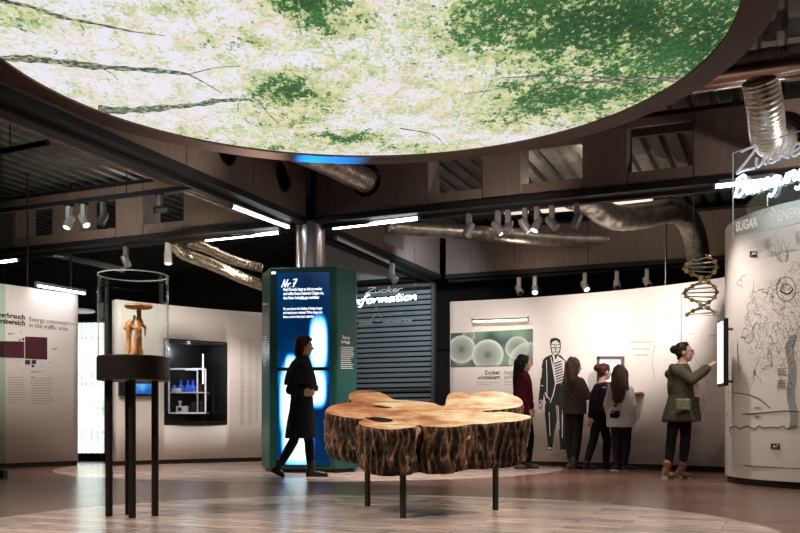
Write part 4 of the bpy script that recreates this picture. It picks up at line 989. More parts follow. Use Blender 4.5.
# ------------------------------------------------------------ ducts and pipes
def duct(name,pts,r,m,label,ribs=.05,amp=.006,k=14,seams=()):
    q=spline(pts,k); d=0; Q=[q[0]]; 
    n=[]; L_=[0]
    for a,c in zip(q,q[1:]): L_.append(L_[-1]+(c-a).length)
    N=max(12,int(L_[-1]/(ribs/4))); N=min(N,420); out=[];rad=[]
    for i in range(N+1):
        s_=L_[-1]*i/N; j=min(len(L_)-2,max(0,int(np.searchsorted(L_,s_))-1)); f_=(s_-L_[j])/max(1e-9,L_[j+1]-L_[j])
        out.append(q[j].lerp(q[j+1],f_)); rad.append(r+amp*math.sin(2*PI*s_/ribs))
    t=thing(name,pts[0],label,'duct'); B().tube(out,rad,28).build('pipe',m,t,sm=1)
    if seams:
        for s_ in seams:
            p=pts[0].lerp(pts[-1],s_); dd=(pts[-1]-pts[0]).normalized(); B().tube([p-dd*.015,p+dd*.015],r+.007,28).build('joint_ring',m,t,sm=30)
    return t
p0=Vector((3.52,8.8,4.13))
duct('ventilation_duct',[p0-U*3.6,p0-U*1,p0+U*3.5],.17,M_copper if False else mat('duct_reddish',(.52,.40,.35),.2,1,noise_amt=.15,noise_scale=4),'long straight round duct under the ceiling at upper right beside disc rim',ribs=3,amp=0,seams=(.38,.45,.52,.6,.68))
duct('flexible_duct',[p0-UP*.12,Vector((3.63,8.95,3.78)),Vector((3.80,9.28,3.60)),Vector((4.08,9.75,3.68)),Vector((4.32,10.15,3.84)),Vector((4.5,10.5,3.86))],.175,M_duct,'silver flexible duct bending from the straight upper right duct into round girder hole',ribs=.045,amp=.004)
duct('flexible_duct',[Vector((-1.75,10.3,4.02)),Vector((-1.0,11.2,3.95)),Vector((-.68,11.62,3.9)),Vector((-.37,12.04,3.85)),Vector((-.1,12.6,3.8))],.16,M_duct,'silver flexible duct passing through round girder hole just right of the main column')
duct('ventilation_duct',[P(385,226,14.6),P(402,227.5,14.8),P(480,233,15.2),P(560,239,15.7),P(660,240,15.7)],.125,M_duct,'long thin silver duct running behind the row of spotlights at centre right',ribs=.12,amp=.002)
duct('ventilation_duct',[P(572,196,11.9),P(590,202,12.2),P(603,213,12.4),P(620,218,12.6),P(645,216,12.8),P(668,211,13),P(684,216,13.3),P(694,234,13.6),P(699,262,14.3)],.175,M_duct,'big silver duct with a downward elbow between straight girder and rear spotlights',ribs=.16,amp=.003)
duct('foil_duct',[P(170,244,13.4),P(176,247,13.5),P(184,254,13.6),P(215,266,13.9),P(245,279,14.2),P(262,285,14.4)],.085,M_foil,'lower crinkled foil duct with gold glints left of the green kiosk',ribs=.05,amp=.01)
duct('foil_duct',[P(186,242,13.6),P(205,248,13.9),P(232,260,14.2),P(262,268,14.4)],.07,M_foil,'upper crinkled foil duct behind hanging fluorescent light left of the kiosk',ribs=.05,amp=.01)
pb=Vector((-3.19,9.57,3.5)); Vn=V
duct('insulated_pipe',[pb-V*5.5,pb,pb+V*2.9],.042,mat('orange_insulation',(.36,.22,.17),.5,.3,noise_amt=.4,noise_scale=14),'thin orange-brown insulated pipe along the upper left girder',ribs=.2,amp=.003)
duct('steel_pipe',[P(10,248,15.4),P(60,256,15.2),P(125,270,15)],.05,M_duct,'narrow steel pipe in the dark above the white left panel',ribs=.3,amp=.002)
# ------------------------------------------------------------ fluorescent fixtures
def tube(a,c,label,m=M_tube,rod=True,r=.022,name='fluorescent_light',off=.045,hs=.06):
    t=thing(name,(a+c)/2,label,'light'); d=(c-a).normalized(); ay=UP.cross(d).normalized(); az=d.cross(ay)
    L_=(c-a).length; B().box((a+c)/2+UP*off,L_+.04,hs,.05,d,ay,az).build('housing',M_spot,t,bevel=.008)
    B().tube([a,c],r,12).build('tube',m,t,sm=40)
    for e,s_ in((a,-1),(c,1)): B().box(e+d*s_*.01+UP*.01,.02,.05,.07,d,ay,az).build('end_cap',M_spot,t)
    return t
def zp(px,py,z): Y=(z-CH)*F/(HY-py); return Vector(((px-400)/F*Y,Y,z))
ZT_=3.32
tube(zp(232,206.5,ZT_-.02),zp(288,227,ZT_-.02),'lit fluorescent tube slanting down to the column, below the left girder')
tube(zp(206,240,ZT_),zp(279,232.5,ZT_),'lit fluorescent tube just left of the column top, above the foil ducts')
tube(zp(333.5,228,ZT_),zp(418,218.5,ZT_),'long lit fluorescent tube just right of the main column')
tube(zp(-40,267.5,ZT_),zp(18,259.8,ZT_),'lit fluorescent tube at far left edge above the white panel')
tube(zp(716,186.5,ZT_),zp(772,180,ZT_),'lit fluorescent tube behind the neon pane at upper right')
t=tube(zp(336,238,ZT_),zp(388,262,ZT_),'unlit pale tube under the girder running back from the column',mat('unlit_tube',(.6,.58,.58),.4))
def lpz(px,z,off): return wallp(LP,px,z,off)
tube(lpz(31,wz(LP,31,286),.14),lpz(79,wz(LP,79,294),.14),'lit tube along the top of the left display panel',r=.022,off=.03,hs=.04)
tube(wallp(WR,475,wz(WR,475,322.3),.12),wallp(WR,530,wz(WR,530,320.4),.12),'thin warm light tube over the green seed head photograph',mat('warm_tube',(1,1,1),.4,emit=(1,.9,.72),es=6),r=.012,off=.012,hs=.016,name='picture_light')
for i,(x0,y0,x1,y1) in enumerate(((503,211.5,526,209.5),(540,209,574,206.5),(580,205,650,196.5))):
    a=zp(x0,y0,4.25); c=zp(x1,y1,4.25); d=(c-a).normalized(); o=B().box((a+c)/2,(c-a).length,.42,.05,d,UP.cross(d)).build('ceiling_light',mat('soft_ceiling_light',(.9,.85,.8),.5,emit=(1,.86,.74),es=.8),bevel=.01)
    tag(o,('left short','middle','right long')[i]+' pale ceiling light strip above the row of spotlights','light')
rl=thing('round_pendant',P(78,311,15.2)+UP*.02,'pale round flat pendant half hidden behind the left display panel','pendant lamp')
B().lathe([(.01,-.02),(.27,-.015),(.285,0),(.27,.015),(.01,.02)],P(78,311,15.2),48).build('shade',mat('pendant_pale',(.55,.55,.52),.5,emit=(.9,.95,.9),es=.12),rl,sm=40)
B().tube([P(78,311,15.2),Vector((P(78,311,15.2).x,15.2,HC))],.006,6).build('cord',M_black,rl)
# extra track and rods
tk=thing('lighting_track',C0:=CC-V*2.35+UP*3.36,'black lighting track crossing the upper left, carrying four spotlights','track')
B().box(CC-V*2.35-U*3.4+UP*3.36,6.4,.05,.05,U,V).build('rail',M_black,tk)
b=B()
for u in(1.2,3.2,5.2): b.tube([CC-V*2.35-U*u+UP*3.38,CC-V*2.35-U*u+UP*HC],.006,6)
b.build('hanger',M_black,tk)
rd_=thing('ceiling_bar',zp(-30,158,3.42),'short thick black bar ending in the upper left beside the glass','bar')
B().tube([zp(-60,163,3.42),zp(48,142.5,3.42)],.03,12).build('bar',M_black,rd_); B().tube([zp(10,149.5,3.42),zp(10,149.5,3.42)+UP*1.0],.008,6).build('hanger',M_black,rd_)
for (x,y0,y1,Y,l) in ((27.5,258,285,LP(27)+.07,'left black hanging rod above the left display panel'),(71,253,293,LP(71)+.07,'right black hanging rod above the left display panel')):
    tag(B().tube([P(x,y1,Y),Vector((P(x,y0,Y).x,Y,HC))],.014,8).build('hanging_rod',M_black),l,'rod')
tag(B().tube([P(665.5,288,12.9),P(665.5,240,12.9),Vector((P(665.5,240,12.9).x,12.9,HC))],.009,8).build('hanging_rod',M_trim),'thin pale hanging rod above right wall, left of the helix','rod')
# ------------------------------------------------------------ spotlights
ORD=['leftmost','second from left','third from left','fourth from left','fifth from left','sixth from left','rightmost']
def spot(base,aim,label,pale=False,size=1.0,lit=True):
    t=thing('track_spotlight',base,label,'spotlight'); aim=Vector(aim).normalized(); s=size
    B().box(base-UP*.015*s,.11*s,.035*s,.035*s,U,V).build('track_adapter',M_black,t)
    mm=M_spotw if pale else M_spot
    b=B(); b.box(base-UP*.10*s,.055*s,.055*s,.15*s,U,V); b.build('driver_box',mm,t,bevel=.005)
    c=base-UP*.21*s; 
    B().tube([c-aim*.085*s,c-aim*.06*s,c+aim*.075*s,c+aim*.078*s],[.034*s,.046*s,.05*s,.043*s],18).build('lamp_head',mm,t,sm=40)
    B().tube([c+aim*.0785*s,c+aim*.081*s],.040*s,16).build('lens',M_bulb if lit else M_trim,t)
def online(px,S0,D): s_=(px-400)/F; return S0+D*((s_*S0.y-S0.x)/(D.x-s_*D.y))
pxs=(469,498,508,525,537,552,577)
for i,px in enumerate(pxs):
    b0=online(px,CC,U)+UP*3.36; spot(b0,(.55 if i%2 else -.35,.15-.3*(i%3),-.75),'grey track spotlight on the centre right girder, '+ORD[i]+' of seven',lit=i in(1,3,4),size=1.15)
for i,px in enumerate((519,535,585,617,647)):
    b0=online(px,C2,U)+UP*3.36; spot(b0,(.2-.3*(i%2),-.6,-.7),'small spotlight on the rear girder above the white right wall, '+['leftmost','second from left','middle','second from right','rightmost'][i]+' of five',pale=True,lit=i in(1,2),size=1.25)
S0=CC-V*2.35
for i,px in enumerate((69,84,103)):
    spot(online(px,S0,-U)+UP*3.34,((-.2,.5,-.3)[i],-.35,-.8),('leftmost','middle','right grey')[i]+' of the three spotlights on the upper left track',pale=i<2,lit=i<2,size=1.05)
spot(online(160,S0,-U)+UP*3.34,(-.8,-.5,-.3),'dark spotlight near the left girder, right of the three on the upper left track',lit=False,size=.9)
spot(online(168,CC,-U)+UP*3.36,(.1,-.2,-1),'pale downward spotlight hanging left of the foil ducts',pale=True,size=1.2)
spot(online(126,CC,-U)+UP*3.36,(.3,.3,-.8),'dark spotlight above the glass cylinder',lit=False,size=1.2)
spot(online(392,CC,V)+UP*3.36,(.6,-.4,-.6),'spotlight hanging from the girder above the slatted screen',lit=False,size=1.3)
# ------------------------------------------------------------ glass pane at the left edge
gp=thing('glass_partition',P(-30,470,10.9),'upright glass pane with green edge at the left border, standing on a black foot','glass pane')
b=B(); a=P(-70,470,10.9); c=P(5,150,10.9); b.box((a+c)/2,abs(c.x-a.x),.02,c.z-a.z); b.build('pane',M_glassg,gp)
a=P(-70,470,10.9); c=P(5.5,470,10.9); b=B(); b.box(Vector(((a.x+c.x)/2,10.9,.045)),c.x-a.x,.12,.09); b.build('foot',M_kick,gp)

# ------------------------------------------------------------ people
M_skin=mat('skin',(.52,.30,.22),.5); M_eye=mat('eye_white',(.7,.7,.68),.3); M_iris=mat('eye_dark',(.03,.02,.015),.2)
def cloth(n,c,f=.25,r=.85): return mat(n,c,r,noise_amt=f,noise_scale=30,spec=.15)
X=Vector((1,0,0))
def frame(th):
    a=math.radians(th); f=Vector((math.cos(a),math.sin(a),0)); return f,UP.cross(f)
def head_parts(c,th,tilt=0):
    f,s=frame(th); M=Matrix.Rotation(math.radians(tilt),4,s); fu=(M@f); u=(M@UP)
    R=Matrix((( fu.x,s.x,u.x,0),(fu.y,s.y,u.y,0),(fu.z,s.z,u.z,0),(0,0,0,1)))
    q=lambda a,b_,z_: c+fu*a+s*b_+u*z_
    P_=[('e',q(-.012,0,.022),(.094,.075,.092),R),('e',q(.032,0,-.03),(.056,.056,.080),R),('e',q(.045,0,-.083),(.034,.038,.026),R),
        ('c',q(.083,0,.006),.008,q(.104,0,-.026),.0125),('e',q(.078,0,-.056),(.014,.024,.011),R),('e',q(.078,0,.022),(.016,.046,.009),R),
        ('e',q(-.005,.077,-.012),(.018,.010,.03),R),('e',q(-.005,-.077,-.012),(.018,.010,.03),R),
        ('e',q(.052,.036,-.025),(.026,.02,.02),R),('e',q(.052,-.036,-.025),(.026,.02,.02),R)]
    return P_,q,R
def hand_parts(w,d,n,curl=.4,side=1,sc=1.0):
    d=Vector(d).normalized(); n=(Vector(n)-d*Vector(n).dot(d)).normalized(); l=d.cross(n)*side; P_=[('c',w,.026*sc,w+d*.03*sc,.026*sc)]
    pc_=w+d*.06*sc
    R=Matrix(((d.x,l.x,n.x,0),(d.y,l.y,n.y,0),(d.z,l.z,n.z,0),(0,0,0,1))); P_.append(('e',pc_,(.048*sc,.040*sc,.018*sc),R))
    for k,(o,ln) in enumerate(((.030,.070),(.011,.078),(-.009,.073),(-.029,.058))):
        a=w+d*(.088*sc)+l*(o*sc); dd=(d+n*curl*.6).normalized(); m1=a+dd*ln*.5*sc; d2=(d+n*curl*1.8).normalized(); m2=m1+d2*ln*.5*sc
        P_+=[('c',a-d*.03*sc,.010*sc,m1,.0088*sc),('c',m1,.0088*sc,m2,.0072*sc)]
    a=w+d*.025*sc+l*.026*sc; m1=a+(d*.8+l*.75+n*.3).normalized()*.038*sc; m2=m1+(d+l*.1+n*.5).normalized()*.032*sc
    P_+=[('c',a,.014*sc,m1,.0105*sc),('c',m1,.0105*sc,m2,.0085*sc)]
    return P_
def person(Y,at,label):
    return thing('person',Vector((P(at,HY,Y).x,Y,0)),label,'person')
def make_eyes(root,q,R,look=0):
    b=B(); c=B()
    for s_ in(-1,1):
        e=q(.071,s_*.030,.004); f=(R@Vector((1,0,0)))
        for r_,bb,o in((.0125,b,0),(.0065,c,.0075)):
            cc=e+f*o; rg=[]
            bb.lathe([(.0005,-r_)]+[(r_*math.cos(t_),r_*math.sin(t_)) for t_ in np.linspace(-1.4,1.4,8)]+[(.0005,r_)],cc,12)
    b.build('eye',M_eye,root,sm=1); c.build('iris',M_iris,root,sm=1)
def lerp(a,c,t): return a.lerp(c,t)
def arm(sh,el,wr): return [('c',sh,.046,el,.037),('c',el,.037,wr,.026)]
def legp(h,k,a): return [('c',h,.078,k,.052),('c',k,.052,lerp(k,a,.35),.052),('c',lerp(k,a,.35),.052,a,.035)]
def footp(a,toe):
    h=Vector((a.x,a.y,max(.045,a.z-.05))); return [('c',a,.030,h,.026),('c',h,.024,h.lerp(Vector((toe.x,toe.y,max(toe.z,.045))),.6),.018)]
def torso(neck,sh,pel,f,s,w=.17,hipw=.15):
    ch=lerp(sh,pel,.28); wa=lerp(sh,pel,.6)
    ring=lambda c,a,b_: (c,s*a,f*b_)
    return [('l',[ring(neck,.05,.055),ring(lerp(neck,sh,.7),.075,.07),ring(sh-UP*.02,w*.95,.085),ring(ch,w*.92,.11),ring(wa,w*.72,.09),ring(pel,hipw*.8,.09),ring(pel-UP*.03,hipw*.7,.08)])]
def ringf(f,s): return lambda c,fx,sy,off=0: (c+f*off,s*sy,f*fx)
def shoe(root,name,a,heel,toe,m,sole=None,r=.04,shaft=0,hh=0):
    """ankle a, heel & toe on the ground"""
    d=(toe-heel); d.normalize(); sd=UP.cross(Vector((d.x,d.y,0)).normalized()) if abs(d.z)<.95 else Vector((0,1,0))
    pr=[('c',heel+UP*(.038+hh)+d*.03,.036,lerp(heel,toe,.55)+UP*(.036+hh*.3),.038),('c',lerp(heel,toe,.5)+UP*(.036+hh*.3),.038,toe-d*.035+UP*.028,.030),('c',heel+UP*(.04+hh)+d*.035,.038,a,.040)]
    if shaft: pr.append(('c',a,.046,a+UP*shaft,.052))
    o=blob(name,pr,.008,m,root,sm=2)
    b=B(); n=14; out=[]
    for k in range(n):
        t=2*PI*k/n; L_=(toe-heel).length; out.append(heel+d*(L_/2+math.cos(t)*L_/2*1.0)+sd*math.sin(t)*.037*(1+.15*math.cos(t)))
    if hh:
        b.slab([p+UP*(.012) for p in out if (p-heel).dot(d)>(toe-heel).length*.42],UP*-.012); b.box(heel+d*.035+UP*(.02+hh/2),.06,.06,.04+hh,Vector((d.x,d.y,0)).normalized(),sd)
    else: b.slab([p+UP*.016 for p in out],UP*-.016)
    b.build('sole',sole or M_ink,o)
    return o

# --- A : woman walking in front of the kiosk
Y=10.9; J=lambda x,y,d=0: P(x,y,Y+d)
a_=person(Y,303,'person in long dark coat and short cape walking past the blue kiosk screen')
f,s=frame(0); rg=ringf(f,s)
hp_,q,R=head_parts(J(304.7,346.3),0,4)
hipL,hipR=J(301,410,-.085),J(302,410,.085); kL,aL=J(293.5,441,-.09),J(279.5,466,-.09); kR,aR=J(309,441,.09),J(311,470.5,.09)
nk=J(302.5,357); sh_=J(300.5,364); pel=J(301.5,408)
elN,wrN=J(290.5,390,-.22),J(302.5,394,-.20); elF,wrF=J(297,390,.22),J(308,390,.15)
parts=hp_+[('c',J(303,352),.05,J(301.5,361),.055)]+torso(nk,sh_,pel,f,s)+arm(J(300,365,-.17),elN,wrN)+arm(J(300,365,.17),elF,wrF)
parts+=hand_parts(wrN,(1,.0,.15),(0,1,0),.9,1)+hand_parts(wrF,(1,-.1,.2),(0,-1,0),.9,-1)+legp(hipL,kL,aL)+legp(hipR,kR,aR)
parts+=footp(aL,J(284,477,-.09))+footp(aR,J(324,476.5,.09))
blob('body',parts,.0065,M_skin,a_,sm=2); make_eyes(a_,q,R)
M_navy=cloth('navy_black_wool',(.010,.010,.016))
blob('coat',[('l',[rg(J(302,357.5),.06,.065),rg(J(301,362),.09,.15),rg(J(300.8,370),.125,.20),rg(J(301.5,390),.125,.20),rg(J(302,400),.135,.2),rg(J(301.5,418),.165,.22),rg(J(301,438),.19,.23)]),
  ('c',J(300,366,-.18),.06,elN,.058),('c',elN,.056,lerp(elN,wrN,.88),.045),('c',J(300,366,.18),.06,elF,.058),('c',elF,.056,lerp(elF,wrF,.88),.045)],.01,M_navy,a_,sm=3,folds=.012,fscale=9)
blob('cape',[('l',[rg(J(302.6,355.5),.065,.07),rg(J(302,359),.09,.11),rg(J(301,362.5),.12,.2),rg(J(300.5,370),.16,.245),rg(J(300.3,378),.185,.27),rg(J(300.5,385),.20,.28)])],.01,cloth('black_cape',(.013,.012,.018)),a_,sm=2,folds=.012,fscale=10)
M_tights=cloth('black_tights',(.008,.008,.011),.1)
blob('tights',[('c',p,r1+.006,c,r2+.006) for (_,p,r1,c,r2) in legp(hipL,kL,aL)+legp(hipR,kR,aR)],.009,M_tights,a_,sm=3)
M_hairA=cloth('dark_auburn_hair',(.035,.014,.012),.4,.45)
blob('hair',[('e',q(-.028,0,.035),(.098,.092,.098),R),('c',q(.02,0,.09),.045,q(-.05,0,.08),.06),('c',q(-.06,.03,0),.06,q(-.075,.02,-.09),.045),('c',q(-.06,-.03,0),.06,q(-.075,-.02,-.09),.045),('c',q(-.015,.075,.03),.03,q(-.03,.07,-.09),.025),('c',q(-.015,-.075,.03),.03,q(-.03,-.07,-.09),.025),('e',q(.05,0,.088),(.035,.05,.022),R)],.008,M_hairA,a_,sm=2,folds=.006,fscale=50)
M_boot=mat('black_leather',(.010,.009,.010),.3)
shoe(a_,'boot',J(279.5,466.5,-.09),J(271.5,472,-.09),J(285,478.3,-.09)+UP*.0,M_boot,shaft=.05)
shoe(a_,'boot',J(311,469.5,.09),Vector((J(306,0,.09).x,Y+.09,0)),Vector((J(328.5,0,.09).x,Y+.09,0)),M_boot,shaft=.08)

# --- B : woman in green parka touching the screen
Y=10.5
b_=person(Y,678,'person with glasses in an olive green parka and tan boots touching the upright screen')
th=-22; f,s=frame(th); rg=ringf(f,s)
hp_,q,R=head_parts(J(684.5,352.5),th,-4)
nk=J(682.5,362.5); sh_=J(680.5,369); pel=J(680,410)
shN,elN,wrN=J(677.5,371,-.13),J(692,380,-.25),J(708.5,367,-.13); shF,elF,wrF=J(685,371,.15),J(690,390,.16),J(696,402,.05)
hipL,hipR=J(675.5,411,-.02),J(685,411,.06); kL,aL=J(671.5,437,-.03),J(668.5,466,-.02); kR,aR=J(685.5,438,.05),J(682.5,466,.06)
parts=hp_+[('c',J(683,357),.048,J(681.5,367),.055)]+torso(nk,sh_,pel,f,s)+arm(shN,elN,wrN)+arm(shF,elF,wrF)
parts+=hand_parts(wrN,(.75,.1,.62),(.3,.2,-.5),1.5,1,.95)+hand_parts(wrF,(.2,0,-1),(0,1,0),.6,1,.95)+legp(hipL,kL,aL)+legp(hipR,kR,aR)+[('c',aL,.028,aL-UP*.05,.02),('c',aR,.028,aR-UP*.05,.02)]
blob('body',parts,.0065,M_skin,b_,sm=2); make_eyes(b_,q,R)
blob('lips',[('e',q(.090,0,-.056),(.006,.019,.007),R)],.003,mat('lips',(.38,.09,.08),.4),b_,sm=1)
M_olive=cloth('olive_canvas',(.062,.054,.034),.3)
blob('parka',[('l',[rg(J(682.3,363.5),.06,.07),rg(J(681,368),.10,.15),rg(J(680.5,374),.14,.19),rg(J(681,386),.155,.2),rg(J(682,396),.155,.2),rg(J(682,408),.19,.22),rg(J(681.7,421.5),.225,.245)]),
  ('c',shN,.068,elN,.062),('c',elN,.060,lerp(elN,wrN,.9),.05),('c',shF,.062,elF,.056),('c',elF,.054,lerp(elF,wrF,.85),.045),('e',J(672.5,374,.05),(.085,.13,.07),None),('c',J(673,368,-.08),.045,J(673,368,.12),.045),('c',J(677,366,-.1),.04,J(684,367,-.1),.03)],.01,M_olive,b_,sm=3,folds=.016,fscale=11)
blob('shirt',[('l',[(J(691.5,374,-.06),s*.05,f*.05),(J(693.5,385,-.06),s*.055,f*.06),(J(694.5,397,-.06),s*.06,f*.06)])],.008,cloth('beige_top',(.62,.46,.34),.1),b_,sm=1)
lw=[('c',p,r1+.007,c,r2+.008) for (_,p,r1,c,r2) in legp(hipL,kL,aL)+legp(hipR,kR,aR)]
blob('leggings',lw,.009,cloth('black_denim',(.012,.011,.013),.15),b_,sm=3)
M_hairB=cloth('dark_brown_hair',(.022,.012,.010),.4,.45)
blob('hair',[('e',q(-.026,0,.035),(.092,.086,.092),R),('c',q(.02,.03,.088),.035,q(.02,-.03,.088),.035),('e',q(-.115,0,.045),(.048,.052,.05),R),('c',q(-.05,.05,-.01),.035,q(-.06,.02,-.06),.03),('c',q(-.05,-.05,-.01),.035,q(-.06,-.02,-.06),.03)],.008,M_hairB,b_,sm=2,folds=.006,fscale=50)
g=B()
for s_ in(-1,1):
    c=q(.096,s_*.033,.004); g.tube([c+(R@Vector((0,.024*math.cos(t_),.019*math.sin(t_)))) for t_ in np.linspace(0,2*PI,20)[:-1]],.0022,6,closed=True); g.tube([q(.094,s_*.057,.006),q(0,s_*.08,.01)],.002,6)
g.tube([q(.097,-.01,.008),q(.097,.01,.008)],.002,6); g.build('glasses',M_ink,b_,sm=1)
bg=B(); bc=J(683,404.5,-.27); bg.box(bc,.165,.05,.13,X,Vector((0,1,0))); bo=bg.build('bag',cloth('green_bag_cloth',(.15,.17,.09),.4),b_,bevel=.015)
bg=B(); bg.tube([bc+Vector((-.07,0,.06)),J(680,390,-.24),bc+Vector((.07,0,.06))],.007,6); bg.build('handle',M_ink,bo)
M_tan=mat('tan_leather',(.20,.085,.038),.45,noise_amt=.3,noise_scale=20); M_sole=mat('pale_rubber',(.40,.33,.28),.6)
for (ax,hx_,tx_,d) in((667.5,661.5,679.5,-.03),(682.5,675.5,694,.06)):
    shoe(b_,'boot',J(ax,467,d)+UP*.01,Vector((J(hx_,0,d).x,Y+d,0)),Vector((J(tx_,0,d).x,Y+d,0)),M_tan,M_sole,shaft=.03,hh=.025)

# --- C : maroon jumper
Y=12.95
c_=person(Y,524,'person with long dark hair in a maroon jumper standing behind the log table')
f,s=frame(5); rg=ringf(f,s); hp_,q,R=head_parts(J(524.5,363.5),5,2)
nk=J(523,372); sh_=J(522.5,377); pel=J(523.5,408); shN,elN,wrN=J(523,378,-.15),J(527.5,395,-.19),J(531,408,-.16); shF,elF,wrF=J(523,378,.15),J(525,395,.19),J(530,408,.16)
hipL,hipR=J(521,409,-.08),J(525.5,409,.08); kL,aL=J(519,437,-.08),J(517.5,461,-.08); kR,aR=J(530,437,.08),J(528.5,461,.08)
blob('body',hp_+[('c',J(523.5,368),.048,J(522.8,375),.055)]+torso(nk,sh_,pel,f,s,.16,.14)+arm(shN,elN,wrN)+arm(shF,elF,wrF)+hand_parts(wrN,(.2,0,-1),(0,1,0),.5,1,.9)+hand_parts(wrF,(.2,0,-1),(0,-1,0),.5,-1,.9)+legp(hipL,kL,aL)+legp(hipR,kR,aR)+footp(aL,J(524,466,-.08))+footp(aR,J(535,466,.08)),.007,M_skin,c_,sm=2); make_eyes(c_,q,R)
blob('jumper',[('l',[rg(J(523,371),.055,.06),rg(J(523,375),.09,.14),rg(J(523.5,382),.12,.17),rg(J(524,395),.125,.165),rg(J(524,406),.13,.17),rg(J(524,413),.13,.17)]),('c',shN,.058,elN,.052),('c',elN,.05,lerp(elN,wrN,.92),.042),('c',shF,.058,elF,.052),('c',elF,.05,lerp(elF,wrF,.92),.042)],.01,cloth('maroon_knit',(.075,.006,.012),.3),c_,sm=3,folds=.01)
blob('trousers',[('c',p,r1+.008,c,r2+.012) for (_,p,r1,c,r2) in legp(hipL,kL,aL)+legp(hipR,kR,aR)]+[('c',lerp(hipL,hipR,.15)+UP*.05,.125,lerp(hipL,hipR,.85)+UP*.05,.135)],.01,cloth('black_trousers',(.012,.010,.012),.15),c_,sm=3)
M_hairC=cloth('black_hair',(.012,.008,.008),.4,.4)
blob('hair',[('e',q(-.03,0,.035),(.10,.092,.098),R),('c',q(.03,0,.09),.035,q(-.05,0,.08),.06),('c',q(-.07,0,0),.085,J(518.5,378),.085),('c',J(518.5,378),.085,J(517.5,395),.06),('c',q(-.02,.08,.03),.03,q(-.05,.08,-.1),.03),('c',q(-.02,-.08,.03),.03,q(-.05,-.08,-.1),.03)],.009,M_hairC,c_,sm=2,folds=.008,fscale=40)
for (ax,hx_,tx_,d) in((517.5,514,526.5,-.08),(528.5,525.5,539.5,.08)):
    shoe(c_,'boot',J(ax,461,d),Vector((J(hx_,0,d).x,Y+d,0)),Vector((J(tx_,0,d).x,Y+d,0)),mat('brown_grey_boot',(.09,.065,.055),.5),shaft=.12)

# --- D : grey brown jacket in front of printed man
Y=12.75
d_=person(Y,575,'person with long brown hair and grey-brown jacket standing beside the printed man, arms folded')
f,s=frame(32); rg=ringf(f,s); hp_,q,R=head_parts(J(574.8,366.5),22,2)
nk=J(574,376); sh_=J(574,381); pel=J(574.5,411)
shN,elN,wrN=J(580.5,382,-.10),J(587.5,396,-.12),J(581,395,.08); shF,elF,wrF=J(567.5,382,.05),J(570,399,.1),J(583,395,.14)
hipL,hipR=J(571,411,.03),J(578,411,-.03); kL,aL=J(569.5,438,.03),J(571,464,.03); kR,aR=J(577.5,438,-.03),J(574.5,464,-.03)
blob('body',hp_+[('c',J(574.3,371),.048,J(574,379),.055)]+torso(nk,sh_,pel,f,s,.17,.15)+arm(shN,elN,wrN)+arm(shF,elF,wrF)+hand_parts(wrN,(-.4,.3,.3),(0,-1,0),.5,1,.9)+hand_parts(wrF,(.7,-.3,.2),(0,1,0),.5,-1,.9)+legp(hipL,kL,aL)+legp(hipR,kR,aR)+footp(aL,J(568,468.5,.1))+footp(aR,J(583,468.5,.1)),.007,M_skin,d_,sm=2); make_eyes(d_,q,R)
blob('jacket',[('l',[rg(J(574,376),.06,.065),rg(J(574,380),.1,.16),rg(J(574.3,388),.135,.185),rg(J(575,398),.135,.175),rg(J(574.5,408),.155,.19),rg(J(574.5,414),.155,.19)]),('c',shN,.062,elN,.058),('c',elN,.055,lerp(elN,wrN,.85),.048),('c',shF,.062,elF,.058),('c',elF,.055,lerp(elF,wrF,.85),.048)],.01,cloth('grey_brown_wool',(.062,.046,.038),.25),d_,sm=3,folds=.012)
blob('trousers',[('c',p,r1+.012,c,r2+.008) for (_,p,r1,c,r2) in legp(hipL,kL,aL)+legp(hipR,kR,aR)]+[('c',lerp(hipL,hipR,.15)+UP*.05,.125,lerp(hipL,hipR,.85)+UP*.05,.135)],.01,cloth('black_trousers',(.012,.010,.012),.15),d_,sm=3)
M_hairD=cloth('brown_hair',(.060,.030,.020),.4,.45)
blob('hair',[('e',q(-.03,0,.035),(.10,.094,.10),R),('c',q(-.07,0,0),.085,J(572,382,-.1),.09),('c',J(572,382,-.1),.09,J(571,390,-.1),.06),('c',q(.01,0,.09),.04,q(-.05,0,.08),.06),('c',q(-.02,-.08,.03),.035,q(-.06,-.09,-.14),.04),('c',q(-.02,.08,.03),.03,q(-.06,.08,-.12),.035)],.009,M_hairD,d_,sm=2,folds=.008,fscale=40)
for (ax,hx_,tx_,d,e) in((571,566.5,574,.03,-.0),(574.5,572,585,-.03,.12)):
    shoe(d_,'boot',J(ax,464,d),Vector((J(hx_,0,d).x,Y+d,0)),Vector((J(tx_,0,d).x,Y+d+e,0)),mat('dark_boot',(.030,.020,.018),.5),shaft=.07)

